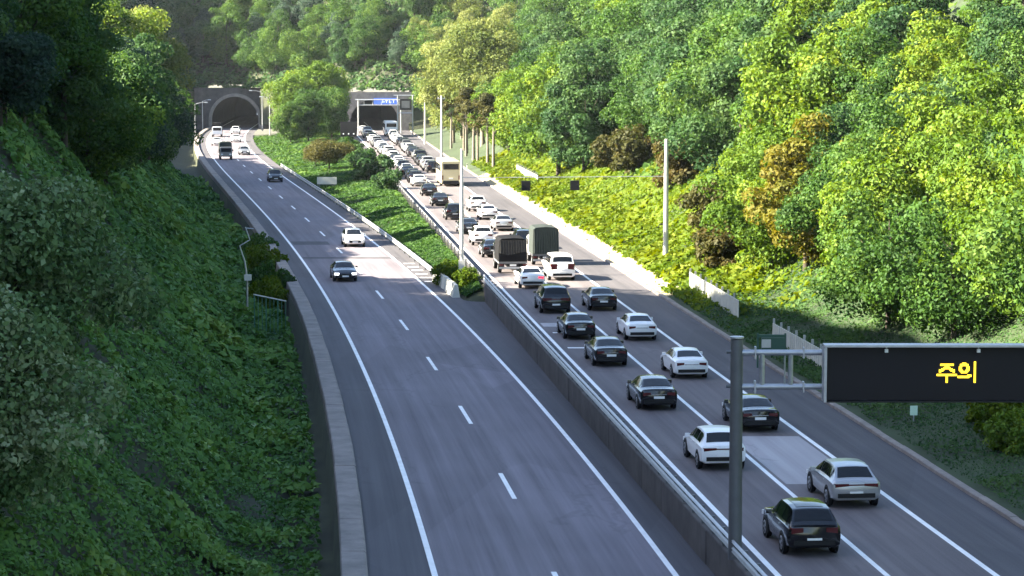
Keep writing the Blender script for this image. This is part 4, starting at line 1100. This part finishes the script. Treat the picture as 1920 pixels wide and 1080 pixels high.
for px, D, key, sc, lab in ((552, 470, 'big', .72, 'large rounded bright tree beside the arched tunnel lamp posts'), (600, 478, 'big', .84, 'largest rounded bright tree between the two tunnels'), (578, 455, 'big2', .62, 'lower round green tree in front of the clump between the tunnels'),
                       (545, 452, 'big2', .5, 'small round green tree at the oncoming side of the clump between tunnels'), (622, 462, 'big2', .62, 'round green tree at the jam side of the clump between tunnels')):
    x = base_at(px, D); special(px, 0, D, key, sc, lab, z=medz(x, D), sz=sc * 1.25)
special(905, 200, 395, 'tall', 1.12, 'tall pale yellow green tree rising over the jammed road'); special(850, 200, 430, 'tall', 1.0, 'tall pale tree on the verge side of the tallest pale one')
special(258, 200, 335, 'tall', 1.05, 'pale sunlit tree on the crest of the left bank', leafm='pale'); special(185, 200, 322, 'big', 1.1, 'bright green sunlit tree on the crest of the left bank')
x = base_at(617, 352); special(617, 300, 352, 'dome', 1.0, 'clipped dome shaped olive tree in the median', z=medz(x, 352))
x = base_at(592, 366); special(592, 300, 366, 'dome', .72, 'smaller clipped dome tree behind the olive one in the median', z=medz(x, 366))
for px, D, sc, lm, lab in ((702, 322, 1.5, 'deep', 'dark shrub on the median edge beside the jam'), (680, 345, 1.2, 'mid', 'green shrub behind the dark one on the median edge'), (728, 300, 1.0, 'deep', 'small dark shrub nearest the pale signal pole on the median'), (655, 385, 1.2, 'mid', 'green shrub by the dark square sign on the median'),
                       (840, 187.5, .75, 'vinesun', 'bright yellow green shrub behind the white barrier blocks'), (876, 181.5, .55, 'vinesun', 'small bright yellow green shrub at the end of the retaining wall')):
    x = base_at(px, D); tree('shrub', x, D, medz(x, D), sc, rt.uniform(0, 6), lab, None, 'shrub', 'shrub', leafm=lm)
for k, (px, py, sc, lm) in enumerate(((505, 575, .8, 'vinesun'), (512, 560, .95, 'mid'), (497, 520, .95, 'vinesun'), (488, 485, .8, 'mid'))):
    D = at_plane(px, py, -2.2).y; x = base_at(px, D); tree('shrub', x, D, ground(x, D), sc, k, ['upright yellow green shrub right behind the green fence', 'leafy green shrub rising behind the bar fence', 'tall yellow green shrub by the crooked pole', 'green shrub beyond the crooked pole'][k], None, 'shrub', 'shrub', leafm=lm, sz=sc * 1.35)
for k, (px, py) in enumerate(((1850, 20), (1912, 4), (1918, 70), (1775, 8), (1700, 3))):
    p = hit(px, py)
    if p: tree((('mid', 'lime', 'deep')[k % 3], k % 3), p.x, p.y, p.z - 2, 1.0, k, ['mid green tree on the crest high above the message sign', 'yellow green tree beside the crest tree high above the message sign', 'dark green tree just under the crest above the message sign', 'mid green tree on the crest above the panel fence', 'yellow green tree on the crest above the vine-hidden fence'][k])
for k, (px, py, sc, lm, lab) in enumerate(((1165, 318, 1.5, 'rust', 'dry brown bush on the vine slope beyond the signal pole'), (1205, 322, 1.7, 'rust', 'wide dry brown bush up the vine slope beside the signal pole'), (1278, 345, 1.5, 'rust', 'dry brown bush just uphill of the tall signal pole'), (1330, 420, 1.3, 'olive', 'olive bush at the edge of the vine slope'), (1360, 500, 1.3, 'rust', 'dry brown bush above the vine-hidden panel fence'),
        (1885, 815, .75, 'vinesun', 'bright yellow green bush on the verge rail under the message sign'), (1912, 850, .7, 'lime', 'green bush beside the bright one on the verge rail'), (1860, 790, .6, 'vinesun', 'small bright bush at the rail end under the message sign'))):
    p = hit(px, py)
    if p: tree('shrub', p.x, p.y, p.z, sc, k, lab, None, 'shrub', 'shrub', leafm=lm)
# slim row of bare-stemmed trees by the shoulder near the tunnel
for k in range(8):
    D = 328 + k * 11.5 + rt.uniform(-4.5, 4.5); x = float(RK(D)) + .35 + rt.uniform(1.6, 3.4)
    tree('slim', x, D, ground(x, D), rt.uniform(.9, 1.2), rt.uniform(0, 6), 'slim bare-stemmed tree in the row beside the far jammed lanes', 'row of slim trees by the shoulder', 'slim_tree')

# ------------------------------------------------------------------ ground cover (uncountable)
def cover(name, label, n, sampler, size, lm, seed, lump=.6, lsc=2.2, up=.9):
    r = np.random.default_rng(seed); C = []; T = []; Z = []; N = []
    for i in range(n):
        s = sampler(r)
        if s is None: continue
        x, y, z, nx, k = s
        l = mnoise.noise(Vector((x / lsc, y / lsc, 0))); l2 = mnoise.noise(Vector((x / .7, y / .7, 5)))
        l3 = mnoise.noise(Vector((x / 6, y / 6, 2)))
        C.append((x, y, z + max(0, .35 + l * .7 + l2 * .25 + l3 * .6) * lump * (.45 + .55 * r.random()) + .04)); N.append((nx, -.25, up))
        pn = mnoise.noise(Vector((x / 7, y / 7, 9))); p2 = mnoise.noise(Vector((x / 2.5, y / 3.5, 4)))
        T.append(min(1, max(0, .48 + .30 * l + .42 * pn + .3 * p2 + r.normal(0, .12)))); Z.append(size * k * r.uniform(.5, 1.4) * (1 + .7 * p2) * (1 + .5 * pn))
    V, F = leaf_arrays(np.array(C), np.array(N), np.array(Z), r, wob=.55)
    o = obj(name, mesh_np(name, V, F, [LEAF[lm]], tint=np.repeat(T, 4)), None, kind='stuff'); o['label'] = label; o['category'] = 'ground cover'
    return o
def left_s(r):
    # denser near the camera
    y = 62 + 300 * r.random() ** 1.9; dl = .7 + (5 + 26 * r.random()) * r.random() ** .8
    if dl > 34: return None
    x = float(LK(y)) - KOL - dl; u, v_, zc = proj((x, y, 0 + dl * .6))
    if u < -150: return None
    return x, y, h_left(dl, y), .75 * ss((dl - 3) / 3), min(2.2, max(.8, y / 95))
cover('bank_vines', 'tangle of dark green vines covering the steep bank of the oncoming road', 190000, left_s, .30, 'vine', 21, 1.5, 2.6)
def right_s(r):
    y = 66 + 290 * r.random() ** 1.3; dr = .3 + 17 * r.random()
    pass
    if y < 170 and dr > 15: return None
    return float(RK(y)) + .35 + dr, y, h_right(dr, y), -.6 * ss((dr - 4) / 3), min(1.9, max(.75, y / 120))
V_ = [(float(RK(y)) + .36 + d, y, h_right(d, y) + .03 - .05 * (d > 1.9)) for y in np.arange(168, 330, 2.0) for d in (0, .9, 2.0)]
strip_n = len(V_) // 3
obj('gravel_strip', mesh_np('gravel_strip', V_, [(i * 3 + k, i * 3 + k + 1, i * 3 + k + 4, i * 3 + k + 3) for i in range(strip_n - 1) for k in range(2)], [mat('sandy_gravel', (.27, .235, .145), .95, var=.3, scale=.8, bump=.4)]), None, kind='structure')
def right_near(r):
    s = right_s(r); return s if s and s[1] < 168 + r.normal(0, 5) else None
def right_sun(r):
    s = right_s(r)
    if s and s[1] > 172 and s[0] - RK(s[1]) < 1.5 + .6 * mnoise.noise(Vector((s[1] / 3, 0, 0))): return None
    return s if s and s[1] > 160 + r.normal(0, 6) else None
cover('verge_grass', 'dark green grass and creeper on the verge behind the message sign', 230000, right_near, .17, 'deep', 22, .30)
cover('verge_vines', 'bright yellow green vines on the sunlit slope above the jam', 130000, right_sun, .34, 'vinesun', 23, .6)
def med_s(r):
    y = 174.2 + 330 * r.random() ** 1.4; a, b = float(LR(y)) + 1.9, float(RL(y)) - 1.3
    if b <= a + .3: return None
    k = r.random(); x = a + (b - a) * k
    return x, y, medz(x, y), 0, min(1.8, max(.8, y / 170))
cover('median_grass', 'grass and low weeds on the median between the carriageways', 60000, med_s, .26, 'mid', 24, .22)
def under_s(r):
    if r.random() < .55:
        y = 95 + 420 * r.random(); dr = 9 + 60 * r.random() ** 1.3; return float(RK(y)) + .35 + dr, y, h_right(dr, y), -.5, min(2.6, max(1.2, y / 120))
    y = 150 + 400 * r.random(); dl = 8 + 50 * r.random(); return float(LK(y)) - KOL - dl, y, h_left(dl, y), .4, min(2.6, max(1.2, y / 120))
cover('undergrowth', 'leafy undergrowth beneath the trees of both hillsides', 80000, under_s, .45, 'mid', 25, 1.6, 3.5)
def far_s(r):
    x = -130 + 190 * r.random(); t_ = 1 + 60 * r.random() ** 1.4; y = yfront(x) + t_
    if abs(x - CLT) < 10 or abs(x - CRT) < 9.5: return x, y, max(h_far(x, t_), 8.25), 0, 2.0
    return x, y, h_far(x, t_), 0, 2.4
cover('undergrowth', 'leafy undergrowth on the hill over the tunnels', 40000, far_s, .5, 'deep', 26, 2.0, 4.0)
# ------------------------------------------------------------------ thin summer haze over the valley
hm = bpy.data.materials.new('haze'); hm.use_nodes = True; hn = hm.node_tree; hn.nodes.remove(hn.nodes['Principled BSDF'])
pv = hn.nodes.new('ShaderNodeVolumePrincipled'); pv.inputs['Color'].default_value = (.80, .88, .97, 1); pv.inputs['Density'].default_value = .00005; pv.inputs['Anisotropy'].default_value = .2
hn.links.new(pv.outputs[0], hn.nodes['Material Output'].inputs['Volume'])
MB().box((20, 420, 70), (900, 1300, 160)).build('haze', hm, kind='stuff')
print('objects', len(bpy.data.objects))
